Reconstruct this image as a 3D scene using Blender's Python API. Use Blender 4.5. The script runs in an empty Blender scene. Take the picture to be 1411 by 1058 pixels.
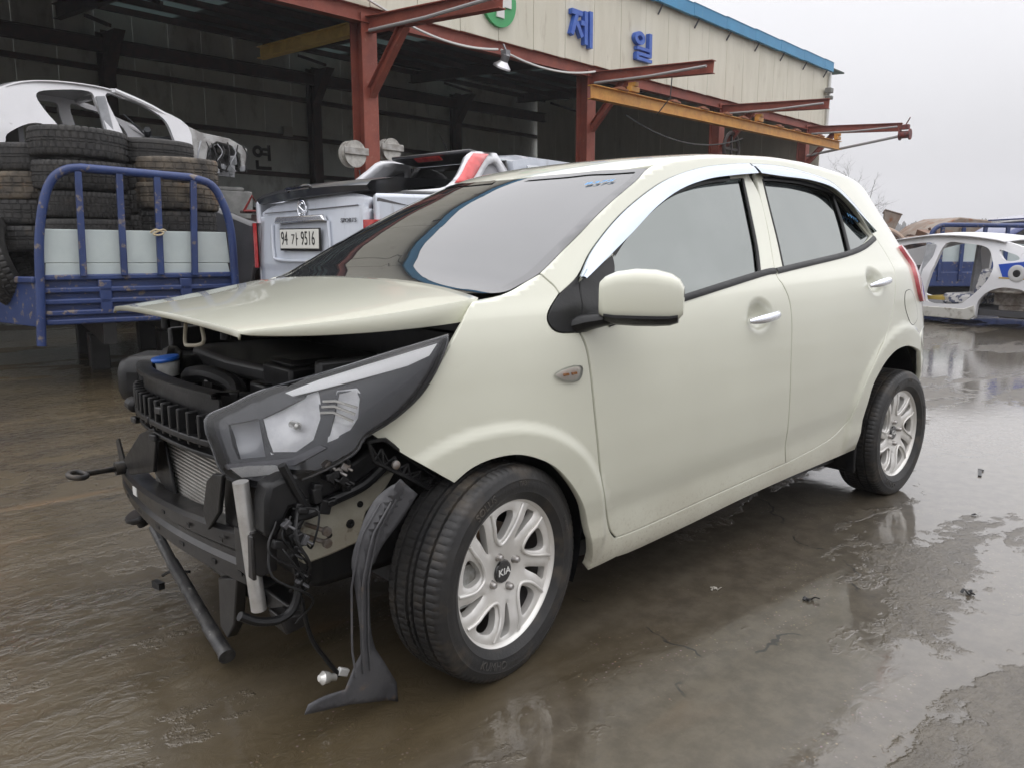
import bpy, math, random
import numpy as np
from mathutils import Vector, Matrix, Euler
from mathutils.geometry import delaunay_2d_cdt
random.seed(7); RNG=np.random.default_rng(7)
sc=bpy.context.scene
COL=sc.collection
PI=math.pi
# ---------------------------------------------------------------- camera
cd=bpy.data.cameras.new('camera'); cam=bpy.data.objects.new('camera',cd); COL.objects.link(cam)
cd.sensor_width=36.; cd.sensor_fit='HORIZONTAL'; cd.lens=36.*1091.08/1411.; cd.clip_end=2000; cd.clip_start=.05
cam.location=(-1.2941,-2.2591,1.1409)
cam.rotation_euler=(PI/2-.174,0,-.7246)
sc.camera=cam
# ---------------------------------------------------------------- light: flat overcast, light rain
w=bpy.data.worlds.new('World'); sc.world=w; w.use_nodes=True
nt=w.node_tree; N=nt.nodes; L=nt.links
for n in list(N): N.remove(n)
SUN_EL,SUN_AZ=math.radians(62),math.radians(200)
out=N.new('ShaderNodeOutputWorld'); bg=N.new('ShaderNodeBackground'); bg.inputs[1].default_value=.1
sky=N.new('ShaderNodeTexSky'); sky.sky_type='NISHITA'; sky.sun_disc=False; sky.sun_elevation=SUN_EL; sky.sun_rotation=SUN_AZ
sky.air_density=2; sky.dust_density=8
tc=N.new('ShaderNodeTexCoord'); sep=N.new('ShaderNodeSeparateXYZ'); L.new(tc.outputs['Generated'],sep.inputs[0])
mx=N.new('ShaderNodeMath'); mx.operation='MAXIMUM'; mx.inputs[1].default_value=0; L.new(sep.outputs[2],mx.inputs[0])
# CIE overcast sky: luminance ~ (1+2 sin(elevation))/3
ma=N.new('ShaderNodeMath'); ma.operation='MULTIPLY_ADD'; ma.inputs[1].default_value=2.0; ma.inputs[2].default_value=1.0; L.new(mx.outputs[0],ma.inputs[0])
nz=N.new('ShaderNodeTexNoise'); nz.inputs['Scale'].default_value=2.2; nz.inputs['Detail'].default_value=4; L.new(tc.outputs['Generated'],nz.inputs['Vector'])
nr=N.new('ShaderNodeMapRange'); nr.inputs[1].default_value=.3; nr.inputs[2].default_value=.7; nr.inputs[3].default_value=.94; nr.inputs[4].default_value=1.06; L.new(nz.outputs[0],nr.inputs[0])
mm=N.new('ShaderNodeMath'); mm.operation='MULTIPLY'; L.new(ma.outputs[0],mm.inputs[0]); L.new(nr.outputs[0],mm.inputs[1])
cl=N.new('ShaderNodeVectorMath'); cl.operation='SCALE'; cl.inputs[0].default_value=(6.7,6.68,6.95); L.new(mm.outputs[0],cl.inputs['Scale'])
mixn=N.new('ShaderNodeMix'); mixn.data_type='RGBA'; mixn.inputs[0].default_value=.95
L.new(sky.outputs[0],mixn.inputs[6]); L.new(cl.outputs[0],mixn.inputs[7]); L.new(mixn.outputs[2],bg.inputs[0]); L.new(bg.outputs[0],out.inputs[0])
sd=bpy.data.lights.new('sun','SUN'); sun=bpy.data.objects.new('sun',sd); COL.objects.link(sun)
sd.energy=1.25; sd.angle=math.radians(150); sd.color=(1,.98,.96)
sun.rotation_euler=(PI/2-SUN_EL,0,PI-SUN_AZ+PI) 
sun.location=(0,0,20)
sc.view_settings.view_transform='Standard'; sc.view_settings.look='None'; sc.view_settings.exposure=0.06; sc.view_settings.gamma=1
sc.render.engine='CYCLES'
try:
    sc.cycles.use_denoising=True; sc.cycles.max_bounces=6; sc.cycles.diffuse_bounces=3; sc.cycles.glossy_bounces=3; sc.cycles.transparent_max_bounces=6; sc.cycles.caustics_reflective=False; sc.cycles.caustics_refractive=False; sc.cycles.use_adaptive_sampling=True; sc.cycles.adaptive_threshold=.02
except Exception: pass
# ---------------------------------------------------------------- materials
MATS={}
def M(name,base,rough=.5,metal=0.,coat=0.,c2=None,scale=6.,lo=.4,hi=.6,c3=None,scale3=20.,lo3=.55,hi3=.7,bump=0.,bscale=60.,rvar=0.,emit=None,ior=1.5,coat_r=.03,spec=.5,trans=0,alpha=1,stretch=None):
    if name in MATS: return MATS[name]
    m=bpy.data.materials.new(name); m.use_nodes=True; nt=m.node_tree; N=nt.nodes; L=nt.links
    b=N['Principled BSDF']; I=b.inputs
    I['Base Color'].default_value=(*base,1); I['Roughness'].default_value=rough; I['Metallic'].default_value=metal
    I['Coat Weight'].default_value=coat; I['Coat Roughness'].default_value=coat_r; I['IOR'].default_value=ior; I['Specular IOR Level'].default_value=spec
    I['Transmission Weight'].default_value=trans; I['Alpha'].default_value=alpha
    if emit: I['Emission Color'].default_value=(*emit[0],1); I['Emission Strength'].default_value=emit[1]
    tc=N.new('ShaderNodeTexCoord'); vec=tc.outputs['Object']
    if stretch:
        mp=N.new('ShaderNodeMapping'); mp.inputs['Scale'].default_value=stretch; L.new(vec,mp.inputs[0]); vec=mp.outputs[0]
    cur=None
    def noise(s,d=6):
        n=N.new('ShaderNodeTexNoise'); n.inputs['Scale'].default_value=s; n.inputs['Detail'].default_value=d; n.inputs['Roughness'].default_value=.6; L.new(vec,n.inputs['Vector']); return n
    def mask(s,lo,hi):
        n=noise(s); r=N.new('ShaderNodeMapRange'); r.inputs[1].default_value=lo; r.inputs[2].default_value=hi; L.new(n.outputs[0],r.inputs[0]); return r.outputs[0]
    for (c,s,a,z) in ((c2,scale,lo,hi),(c3,scale3,lo3,hi3)):
        if c is None: continue
        mk_=mask(s,a,z); x=N.new('ShaderNodeMix'); x.data_type='RGBA'; L.new(mk_,x.inputs[0])
        if cur is None: x.inputs[6].default_value=(*base,1)
        else: L.new(cur,x.inputs[6])
        x.inputs[7].default_value=(*c,1); cur=x.outputs[2]
    if cur is not None: L.new(cur,I['Base Color'])
    if rvar:
        n=noise(scale*1.7); r=N.new('ShaderNodeMapRange'); r.inputs[3].default_value=max(0,rough-rvar); r.inputs[4].default_value=min(1,rough+rvar); L.new(n.outputs[0],r.inputs[0]); L.new(r.outputs[0],I['Roughness'])
    if bump:
        n=noise(bscale); bp=N.new('ShaderNodeBump'); bp.inputs['Strength'].default_value=bump; bp.inputs['Distance'].default_value=.01; L.new(n.outputs[0],bp.inputs['Height']); L.new(bp.outputs[0],I['Normal'])
    MATS[name]=m; return m
PAINT=M('cream_car_paint',(.645,.652,.545),.34,coat=1.,c2=(.62,.625,.522),scale=1.7,c3=(.54,.52,.42),scale3=9,lo3=.66,hi3=.9,coat_r=.04)
def splash(m):      # road splash and grime low on the body
    nt=m.node_tree; N=nt.nodes; L=nt.links; b=N['Principled BSDF']; src=b.inputs['Base Color'].links[0].from_socket
    tc=N.new('ShaderNodeTexCoord'); tc.label='road_splash'; sp=N.new('ShaderNodeSeparateXYZ'); L.new(tc.outputs['Object'],sp.inputs[0])
    n=N.new('ShaderNodeTexNoise'); n.inputs['Scale'].default_value=7; n.inputs['Detail'].default_value=5; L.new(tc.outputs['Object'],n.inputs['Vector'])
    n2=N.new('ShaderNodeTexNoise'); n2.inputs['Scale'].default_value=110; n2.inputs['Detail'].default_value=2; L.new(tc.outputs['Object'],n2.inputs['Vector'])
    r=N.new('ShaderNodeMapRange'); r.inputs[1].default_value=.42; r.inputs[2].default_value=.18; L.new(sp.outputs[2],r.inputs[0])
    p=N.new('ShaderNodeMath'); p.operation='MULTIPLY'; L.new(r.outputs[0],p.inputs[0]); L.new(n.outputs[0],p.inputs[1])
    r2=N.new('ShaderNodeMapRange'); r2.inputs[1].default_value=.56; r2.inputs[2].default_value=.75; r2.inputs[4].default_value=.45; L.new(n2.outputs[0],r2.inputs[0])
    ad=N.new('ShaderNodeMath'); ad.operation='MULTIPLY_ADD'; L.new(r2.outputs[0],ad.inputs[0]); L.new(r.outputs[0],ad.inputs[1]); L.new(p.outputs[0],ad.inputs[2])
    x=N.new('ShaderNodeMix'); x.data_type='RGBA'; L.new(ad.outputs[0],x.inputs[0]); L.new(src,x.inputs[6]); x.inputs[7].default_value=(.30,.25,.18,1); L.new(x.outputs[2],b.inputs['Base Color'])
splash(PAINT)
PRIMER=M('cream_inner_panel',(.46,.44,.36),.55,c2=(.36,.33,.26),scale=9,c3=(.12,.09,.06),scale3=30,lo3=.6,hi3=.75,bump=.1)
BLACKP=M('black_plastic',(.005,.005,.0055),.36,spec=.32,c2=(.011,.011,.0115),scale=14,rvar=.12,bump=.08,bscale=90)
BLACKM=M('black_painted_steel',(.007,.007,.0075),.33,spec=.55,c2=(.016,.014,.013),scale=11,c3=(.05,.038,.028),scale3=42,lo3=.66,hi3=.78,rvar=.12)
GREYP=M('dusty_grey_plastic',(.040,.040,.044),.5,c2=(.070,.070,.074),scale=8,c3=(.15,.10,.06),scale3=14,lo3=.6,hi3=.75,bump=.12)
RUBBER=M('tyre_rubber',(.010,.010,.0105),.5,c2=(.020,.019,.018),scale=9,c3=(.065,.052,.038),scale3=12,lo3=.52,hi3=.78,rvar=.15,bump=.12,bscale=120)
RUBBER_OLD=M('old_tyre_rubber',(.020,.0198,.0195),.65,c2=(.040,.038,.036),scale=7,c3=(.085,.072,.058),scale3=9,lo3=.6,hi3=.82,bump=.2,bscale=80)
RUBBER_MUD=M('muddy_tyre_rubber',(.05,.045,.04),.8,c2=(.15,.125,.095),scale=6,lo=.38,hi=.62,c3=(.2,.12,.06),scale3=4,lo3=.58,hi3=.7,bump=.25,bscale=80)
CHROME=M('chrome',(.86,.88,.92),.07,metal=1,c2=(.78,.80,.84),scale=5)
VISOR=M('chrome_visor',(.52,.58,.66),.10,metal=.9,c2=(.46,.52,.60),scale=2)
ALU=M('silver_alloy',(.74,.73,.70),.34,metal=.4,coat=.3,c2=(.68,.66,.62),scale=7,c3=(.3,.25,.18),scale3=22,lo3=.66,hi3=.8)
ALUR=M('raw_aluminium',(.62,.62,.60),.42,metal=.9,c2=(.45,.44,.42),scale=20,bump=.1)
STEEL=M('bare_steel',(.35,.34,.33),.45,metal=.8,c2=(.22,.17,.13),scale=16)
GLASS=M('reflective_tinted_glass',(.235,.25,.242),.03,metal=1.,c2=(.215,.23,.222),scale=1.5)
WSGLASS=M('windscreen_glass',(.022,.024,.026),.015,ior=2.2,c2=(.03,.032,.034),scale=1.2)
FRIT=M('glass_black_border',(.012,.012,.014),.03,ior=2.05)
RED=M('red_lamp_lens',(.42,.02,.025),.12,coat=1,c2=(.55,.06,.05),scale=18)
PINK=M('faded_red_lamp_lens',(.50,.09,.10),.1,coat=1,c2=(.38,.03,.04),scale=7)
ORANGE=M('amber_lens',(.75,.28,.05),.2,coat=1)
WHITEP=M('white_plastic',(.72,.72,.70),.4,coat=.3)
DARK=M('engine_black',(.005,.005,.0055),.5,c2=(.010,.0095,.009),scale=10,rvar=.15)
BLUECAP=M('blue_cap',(.02,.13,.55),.35)
BULB=M('bulb_glass',(.75,.74,.70),.1,metal=.4,coat=1)
def lens_mat():
    m=bpy.data.materials.new('clear_lens'); m.use_nodes=True; nt=m.node_tree; N=nt.nodes; L=nt.links
    for n in list(N): N.remove(n)
    o=N.new('ShaderNodeOutputMaterial'); t=N.new('ShaderNodeBsdfTransparent'); t.inputs[0].default_value=(.97,.975,.98,1)
    g=N.new('ShaderNodeBsdfGlossy'); g.inputs['Roughness'].default_value=.03; f=N.new('ShaderNodeFresnel'); f.inputs[0].default_value=1.58
    x=N.new('ShaderNodeMixShader'); L.new(f.outputs[0],x.inputs[0]); L.new(t.outputs[0],x.inputs[1]); L.new(g.outputs[0],x.inputs[2]); L.new(x.outputs[0],o.inputs[0]); return m
LENS=lens_mat()
# ---------------------------------------------------------------- mesh helpers
ORG={}
def rotz(a): c,s=math.cos(a),math.sin(a); return np.array([[c,-s,0],[s,c,0],[0,0,1.]])
def rotx(a): c,s=math.cos(a),math.sin(a); return np.array([[1,0,0],[0,c,-s],[0,s,c]])
def roty(a): c,s=math.cos(a),math.sin(a); return np.array([[c,0,s],[0,1,0],[-s,0,c]])
class G:
    def __init__(s): s.v=[]; s.f=[]
    def add(s,V,F):
        k=len(s.v); s.v.extend([tuple(map(float,p)) for p in V]); s.f.extend([tuple(i+k for i in q) for q in F]); return s
    def box(s,c,d,R=None):
        V=np.array([(x,y,z) for x in (-.5,.5) for y in (-.5,.5) for z in (-.5,.5)])*np.array(d)
        if R is not None: V=V@np.asarray(R).T
        return s.add(V+np.array(c),[(0,1,3,2),(4,6,7,5),(0,4,5,1),(2,3,7,6),(0,2,6,4),(1,5,7,3)])
    def beam(s,a,b,w,h,up=(0,0,1)):
        a=np.array(a,float); b=np.array(b,float); d=b-a; l=np.linalg.norm(d); d/=l; u=np.array(up,float); r=np.cross(d,u); r/=np.linalg.norm(r); u=np.cross(r,d)
        R=np.stack([d,r,u],1); return s.box((a+b)/2,(l,w,h),R)
    def hbeam(s,a,b,w,h,t=.012,up=(0,0,1)):
        a=np.array(a,float); b=np.array(b,float); d=b-a; l=np.linalg.norm(d); d/=l; u=np.array(up,float); r=np.cross(d,u); r/=np.linalg.norm(r); u=np.cross(r,d)
        R=np.stack([d,r,u],1); c=(a+b)/2
        s.box(c+u*(h/2-t/2),(l,w,t),R); s.box(c-u*(h/2-t/2),(l,w,t),R); return s.box(c,(l,t,h-2*t),R)
    def tube(s,P,r,n=8,caps=True,flat=1.,upv=None):
        P=np.array(P,float); m=len(P); r=np.broadcast_to(np.array(r,float),(m,))
        T=np.gradient(P,axis=0); T/=np.linalg.norm(T,axis=1)[:,None]+1e-12
        u=np.array(upv if upv is not None else ((0,0,1) if abs(T[0,2])<.9 else (1,0,0)),float); V=[];F=[]
        for i in range(m):
            u=u-T[i]*(u@T[i]); u/=np.linalg.norm(u)+1e-12; b=np.cross(T[i],u)
            for k in range(n):
                a=2*PI*k/n; V.append(P[i]+r[i]*(math.cos(a)*u*flat+math.sin(a)*b))
        for i in range(m-1):
            for k in range(n): F.append((i*n+k,i*n+(k+1)%n,(i+1)*n+(k+1)%n,(i+1)*n+k))
        if caps: F.append(tuple(range(n))[::-1]); F.append(tuple((m-1)*n+k for k in range(n)))
        return s.add(V,F)
    def prism(s,pts,vec):
        P=np.array(pts,float); n=len(P); Q_=P+np.array(vec,float)
        F=[tuple(range(n)),tuple(range(2*n-1,n-1,-1))]+[(i,n+i,n+(i+1)%n,(i+1)%n) for i in range(n)]
        return s.add(np.r_[P,Q_],F)
    def grid(s,P,wrap=False):
        P=np.asarray(P,float); n,m=P.shape[:2]; F=[]
        for i in range(n-1):
            for j in range(m if wrap else m-1): F.append((i*m+j,(i+1)*m+j,(i+1)*m+(j+1)%m,i*m+(j+1)%m))
        return s.add(P.reshape(-1,3),F)
    def lathe(s,prof,o=(0,0,0),ax='y',n=32,R=None):
        V=[];F=[];m=len(prof)
        for i in range(n):
            a=2*PI*i/n; c,q=math.cos(a),math.sin(a)
            for (h,r) in prof: V.append((r*c,h,r*q) if ax=='y' else ((r*c,r*q,h) if ax=='z' else (h,r*c,r*q)))
        for i in range(n):
            j=(i+1)%n
            for k in range(m-1): F.append((i*m+k,i*m+k+1,j*m+k+1,j*m+k))
        V=np.array(V)
        if R is not None: V=V@np.asarray(R).T
        return s.add(V+np.array(o),F)
    def xf(s,R=None,t=(0,0,0)):
        V=np.array(s.v)
        if R is not None: V=V@np.asarray(R).T
        s.v=[tuple(p) for p in V+np.array(t)]; return s
    def mirror(s,both=False):
        V=[(x,-y,z) for x,y,z in s.v]; F=[q[::-1] for q in s.f]
        if both: return s.add(V,F)
        s.v=V; s.f=F; return s
def me(name,g,mat,ang=35,normals=None):
    m=bpy.data.meshes.new(name); m.from_pydata(g.v,[],g.f); m.materials.append(mat); m.update()
    m.polygons.foreach_set('use_smooth',[True]*len(m.polygons))
    if normals is not None: m.normals_split_custom_set_from_vertices([tuple(map(float,q)) for q in normals])
    elif ang is not None: m.set_sharp_from_angle(angle=math.radians(ang))
    return m
def put(name,mesh,parent=None,loc=(0,0,0),rot=(0,0,0)):
    o=bpy.data.objects.new(name,mesh); COL.objects.link(o); o.location=loc; o.rotation_euler=rot
    if parent is not None: o.parent=parent
    return o
def tag(o,label=None,cat=None,group=None,kind=None):
    if label: o['label']=label
    if cat: o['category']=cat
    if group: o['group']=group
    if kind: o['kind']=kind
    return o
def thing(name,label,cat,loc=(0,0,0),rz=0,group=None):
    o=bpy.data.objects.new(name,None); COL.objects.link(o); o.location=loc; o.rotation_euler=(0,0,rz); o.empty_display_size=.1
    ORG[o.name]=np.array(loc,float); return tag(o,label,cat,group)
def part(name,g,mat,parent,bev=0,ang=35,label=None,world=False,normals=None):
    """g in the thing's own coordinates (world=True: world coordinates, unrotated thing)"""
    if world:
        r=parent
        while r.parent: r=r.parent
        g.xf(t=-ORG[r.name])
    o=put(name,me(name,g,mat,ang,normals),parent)
    if bev:
        b=o.modifiers.new('bevel','BEVEL'); b.width=bev; b.segments=2; b.limit_method='ANGLE'; b.angle_limit=math.radians(40)
    if label: o['label']=label
    return o
def solo(name,g,mat,label,cat,group=None,bev=0,ang=35,kind=None):
    V=np.array(g.v); b=np.array([(V[:,0].min()+V[:,0].max())/2,(V[:,1].min()+V[:,1].max())/2,V[:,2].min()]); g.xf(t=-b)
    o=put(name,me(name,g,mat,ang),None,tuple(b))
    if bev: 
        q=o.modifiers.new('bevel','BEVEL'); q.width=bev; q.segments=2; q.limit_method='ANGLE'
    return tag(o,label,cat,group,kind)
def copy_tree(o,parent=None):
    c=o.copy(); COL.objects.link(c); c.parent=parent
    for ch in list(o.children): copy_tree(ch,c)
    return c
def smooth(pts,corner=None,n=4,closed=False):
    """Catmull-Rom through points; corner flags keep a point sharp"""
    P=np.array(pts,float); m=len(P)
    if corner is None: corner=[0]*m
    out=[]
    for i in range(m if closed else m-1):
        p1=P[i];p2=P[(i+1)%m]
        p0=P[i-1] if (closed or i>0) and not corner[i] else 2*p1-p2
        p3=P[(i+2)%m] if (closed or i<m-2) and not corner[(i+1)%m] else 2*p2-p1
        for k in range(n):
            t=k/n; out.append(.5*((2*p1)+(-p0+p2)*t+(2*p0-5*p1+4*p2-p3)*t*t+(-p0+3*p1-3*p2+p3)*t**3))
    if not closed: out.append(P[-1])
    return np.array(out)
def inpoly(P,poly):
    x,y=P[:,0],P[:,1]; r=np.zeros(len(P),bool); q=np.asarray(poly)
    for (x1,y1),(x2,y2) in zip(q,np.roll(q,-1,0)):
        c=((y1>y)!=(y2>y))&(x<(x2-x1)*(y-y1)/(y2-y1+1e-15)+x1); r^=c
    return r
def offset_poly(P,d):
    P=np.asarray(P,float); a=np.roll(P,1,0); b=np.roll(P,-1,0)
    e1=P-a; e2=b-P
    n1=np.stack([e1[:,1],-e1[:,0]],1); n2=np.stack([e2[:,1],-e2[:,0]],1)
    n1/=np.linalg.norm(n1,axis=1)[:,None]+1e-12; n2/=np.linalg.norm(n2,axis=1)[:,None]+1e-12
    m=n1+n2; m/=np.linalg.norm(m,axis=1)[:,None]+1e-9
    area=.5*np.sum(P[:,0]*b[:,1]-b[:,0]*P[:,1]); s=1 if area>0 else -1
    k=1/np.clip((m*n1).sum(1),.5,1)
    return P-s*d*m*k[:,None]          # d>0: inward
def cdt(outline,holes=(),res=.03,extra=None):
    """triangulate a 2D region with a regular grid of interior points"""
    O=np.asarray(outline); lo,hi=O.min(0),O.max(0)
    pts=[tuple(p) for p in O]; edges=[(i,(i+1)%len(O)) for i in range(len(O))]
    for h in holes:
        k=len(pts); pts+= [tuple(p) for p in h]; edges+=[(k+i,k+(i+1)%len(h)) for i in range(len(h))]
    gx,gy=np.meshgrid(np.arange(lo[0]+res/2,hi[0],res),np.arange(lo[1]+res/2,hi[1],res)); g=np.stack([gx.ravel(),gy.ravel()],1)
    if extra is not None: g=np.r_[g,extra]
    ok=inpoly(g,offset_poly(O,res*.35))&inpoly(g,O)
    for h in holes: ok&=~inpoly(g,offset_poly(h,-res*.35))
    pts+= [tuple(p) for p in g[ok]]
    r=delaunay_2d_cdt([Vector(p) for p in pts],edges,[],0,1e-6)
    V=np.array([tuple(p) for p in r[0]]); F=np.array([tuple(f) for f in r[2] if len(f)==3])
    c=V[F].mean(1); ok=inpoly(c,O)
    for h in holes: ok&=~inpoly(c,np.asarray(h))
    return V,F[ok]
def text_mesh(txt,size=1.,extrude=.02,align='CENTER',res=3):
    cu=bpy.data.curves.new('lettering','FONT'); cu.body=txt; cu.size=size; cu.extrude=extrude; cu.align_x=align; cu.align_y='CENTER'; cu.resolution_u=res
    o=bpy.data.objects.new('lettering',cu); COL.objects.link(o); dg=bpy.context.evaluated_depsgraph_get(); m=o.evaluated_get(dg).to_mesh()
    V=np.array([tuple(v.co) for v in m.vertices]); F=[tuple(p.vertices) for p in m.polygons]; bpy.data.objects.remove(o); bpy.data.curves.remove(cu); return V,F
# ================================================================ the wrecked hatchback
def pchip(X,Y):
    X=np.array(X,float);Y=np.array(Y,float);h=np.diff(X);d=np.diff(Y)/h
    m=np.zeros(len(X));m[0]=d[0];m[-1]=d[-1]
    for i in range(1,len(X)-1):
        if d[i-1]*d[i]>0:
            w1=2*h[i]+h[i-1];w2=h[i]+2*h[i-1];m[i]=(w1+w2)/(w1/d[i-1]+w2/d[i])
    def f(x):
        x=np.clip(np.asarray(x,float),X[0],X[-1]);i=np.clip(np.searchsorted(X,x)-1,0,len(X)-2)
        t=(x-X[i])/h[i];t2=t*t;t3=t2*t
        return (2*t3-3*t2+1)*Y[i]+(t3-2*t2+t)*h[i]*m[i]+(-2*t3+3*t2)*Y[i+1]+(t3-t2)*h[i]*m[i+1]
    return f
TILT=.033
Ys=pchip([.10,.15,.19,.235,.27,.335,.375,.42,.50,.60,.70,.80,.88,.95,1.0,1.1,1.2,1.3,1.45],
         [.690,.725,.748,.757,.7595,.7625,.770,.7795,.7885,.796,.798,.794,.785,.766,.737,.682,.631,.583,.512])
zk_=pchip([-.7,-.35,-.1,.0,.1,.196,.3,.4,.53,.659,.804,.95,1.1,1.3,1.6,1.9,2.2,2.5,2.7],
         [.99,.99,.995,1.0,1.015,1.056,1.112,1.165,1.228,1.287,1.345,1.38,1.398,1.412,1.412,1.395,1.37,1.34,1.30])
zc_=pchip([-.7,-.2,-.05,.0,.1,.2,.3,.4,.55,.7,.8,.95,1.1,1.38,1.76,2.04,2.35,2.65,2.92],
         [1.0,1.0,1.003,1.01,1.046,1.098,1.155,1.210,1.288,1.352,1.385,1.416,1.432,1.448,1.456,1.454,1.436,1.405,1.365])
xend_=pchip([.1,.25,.40,.55,.75,.95,1.1,1.25,1.4,1.5],[3.04,3.07,3.075,3.06,2.985,2.875,2.79,2.68,2.56,2.48])
XR0,XRE,XF0,XFE=1.7,2.92,.55,-.70
# plan curve by arclength
def _plan():
    th=np.linspace(0,np.pi/2,400)
    nR,nF=4.2,2.5
    ur=np.sin(th)**(2/nR);gr=np.cos(th)**(2/nR)
    uf=np.sin(th)**(2/nF);gf=np.cos(th)**(2/2.3)
    xr=XR0+(XRE-XR0)*ur;xf=XF0+(XFE-XF0)*uf
    X=np.r_[xf[::-1],np.linspace(XF0,XR0,50)[1:-1],xr];G=np.r_[gf[::-1],np.ones(48),gr]
    s=np.r_[0,np.cumsum(np.hypot(np.diff(X),.79*np.diff(G)))]
    a0=np.interp(1.0,X,s); s=s-a0+1.0
    return s,X,G
PS,PX,PG=_plan()
def flare(x,z):
    r1=np.hypot(x-.0,z-.285);r2=np.hypot(x-2.32,z-.36)
    def f(r,r0):
        u=np.clip((r0+.088-r)/.038,0,1);u=u*u*(3-2*u);w=np.clip((r0+.20-r)/.14,0,1);u=.75*u+.25*w*w
        return u
    return .016*f(r1,.325)+.016*f(r2,.36)
def S(a,b):
    """body surface, left side (y<0). a: metres along the plan, b: metres up the section"""
    a=np.asarray(a,float);b=np.asarray(b,float)
    xr=np.interp(a,PS,PX);g=np.interp(a,PS,PG)
    zk=zk_(xr);zc=zc_(xr)
    # side
    zs=np.minimum(b,zk)
    xe=xend_(zs)
    xs=np.where(xr>XR0,XR0+(xr-XR0)*(xe-XR0)/(XRE-XR0),xr)
    gz=1-(1-g)
    ys=Ys(zs)*gz
    ys=ys+flare(xs,zs+TILT*xs)*np.clip((zs-.20)/.08,0,1)*np.clip(g*4-2.6,0,1)
    # top
    v=np.clip((b-zk)/.62,0,1)
    y0=Ys(zk)*gz
    dy=-.48*gz;h=np.maximum(zc-zk,.004)
    k=np.minimum(h*.75,.05)
    f=np.clip((xr-.60)/.35,0,1);f=f*f*(3-2*f)
    p1y=(y0+dy*k)*f+y0*.72*(1-f);p1z=(zk+k)*f+(zk+.62*(zc-zk))*(1-f)
    p2y=y0*(.55*f+.36*(1-f));p2z=zc
    w=1-v
    yt=w**3*y0+3*w*w*v*p1y+3*w*v*v*p2y
    zt=w**3*zk+3*w*w*v*p1z+3*w*v*v*p2z+v**3*zc
    top=b>zk
    y=np.where(top,yt,ys);z=np.where(top,zt,zs)
    xe2=xend_(np.minimum(z,1.5))
    x=np.where(xr>XR0,XR0+(xr-XR0)*(xe2-XR0)/(XRE-XR0),xr)
    return np.stack([x,-y,z+TILT*x],-1)

def bmax(a): return zk_(np.interp(a,PS,PX))+.62
def nrm(a,b):
    e=2e-3; bb=np.minimum(b,bmax(a)-e-1e-4); aa=np.clip(a,PS[0]+e,PS[-1]-e)
    du=S(aa+e,bb)-S(aa-e,bb); dv=S(aa,bb+e)-S(aa,bb-e); n=np.cross(du,dv); return n/(np.linalg.norm(n,axis=-1,keepdims=True)+1e-12)
def lean(uv):
    """the lamp face leans back from its lower front corner"""
    a=uv[...,0]; b=uv[...,1]; fa=np.clip((-.10-a)/.45,0,1); fa=fa*fa*(3-2*fa); b0=.60+.30*np.clip((a+.62)/.5,0,1)
    return fa*(.030-.30*(b-b0))

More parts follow.
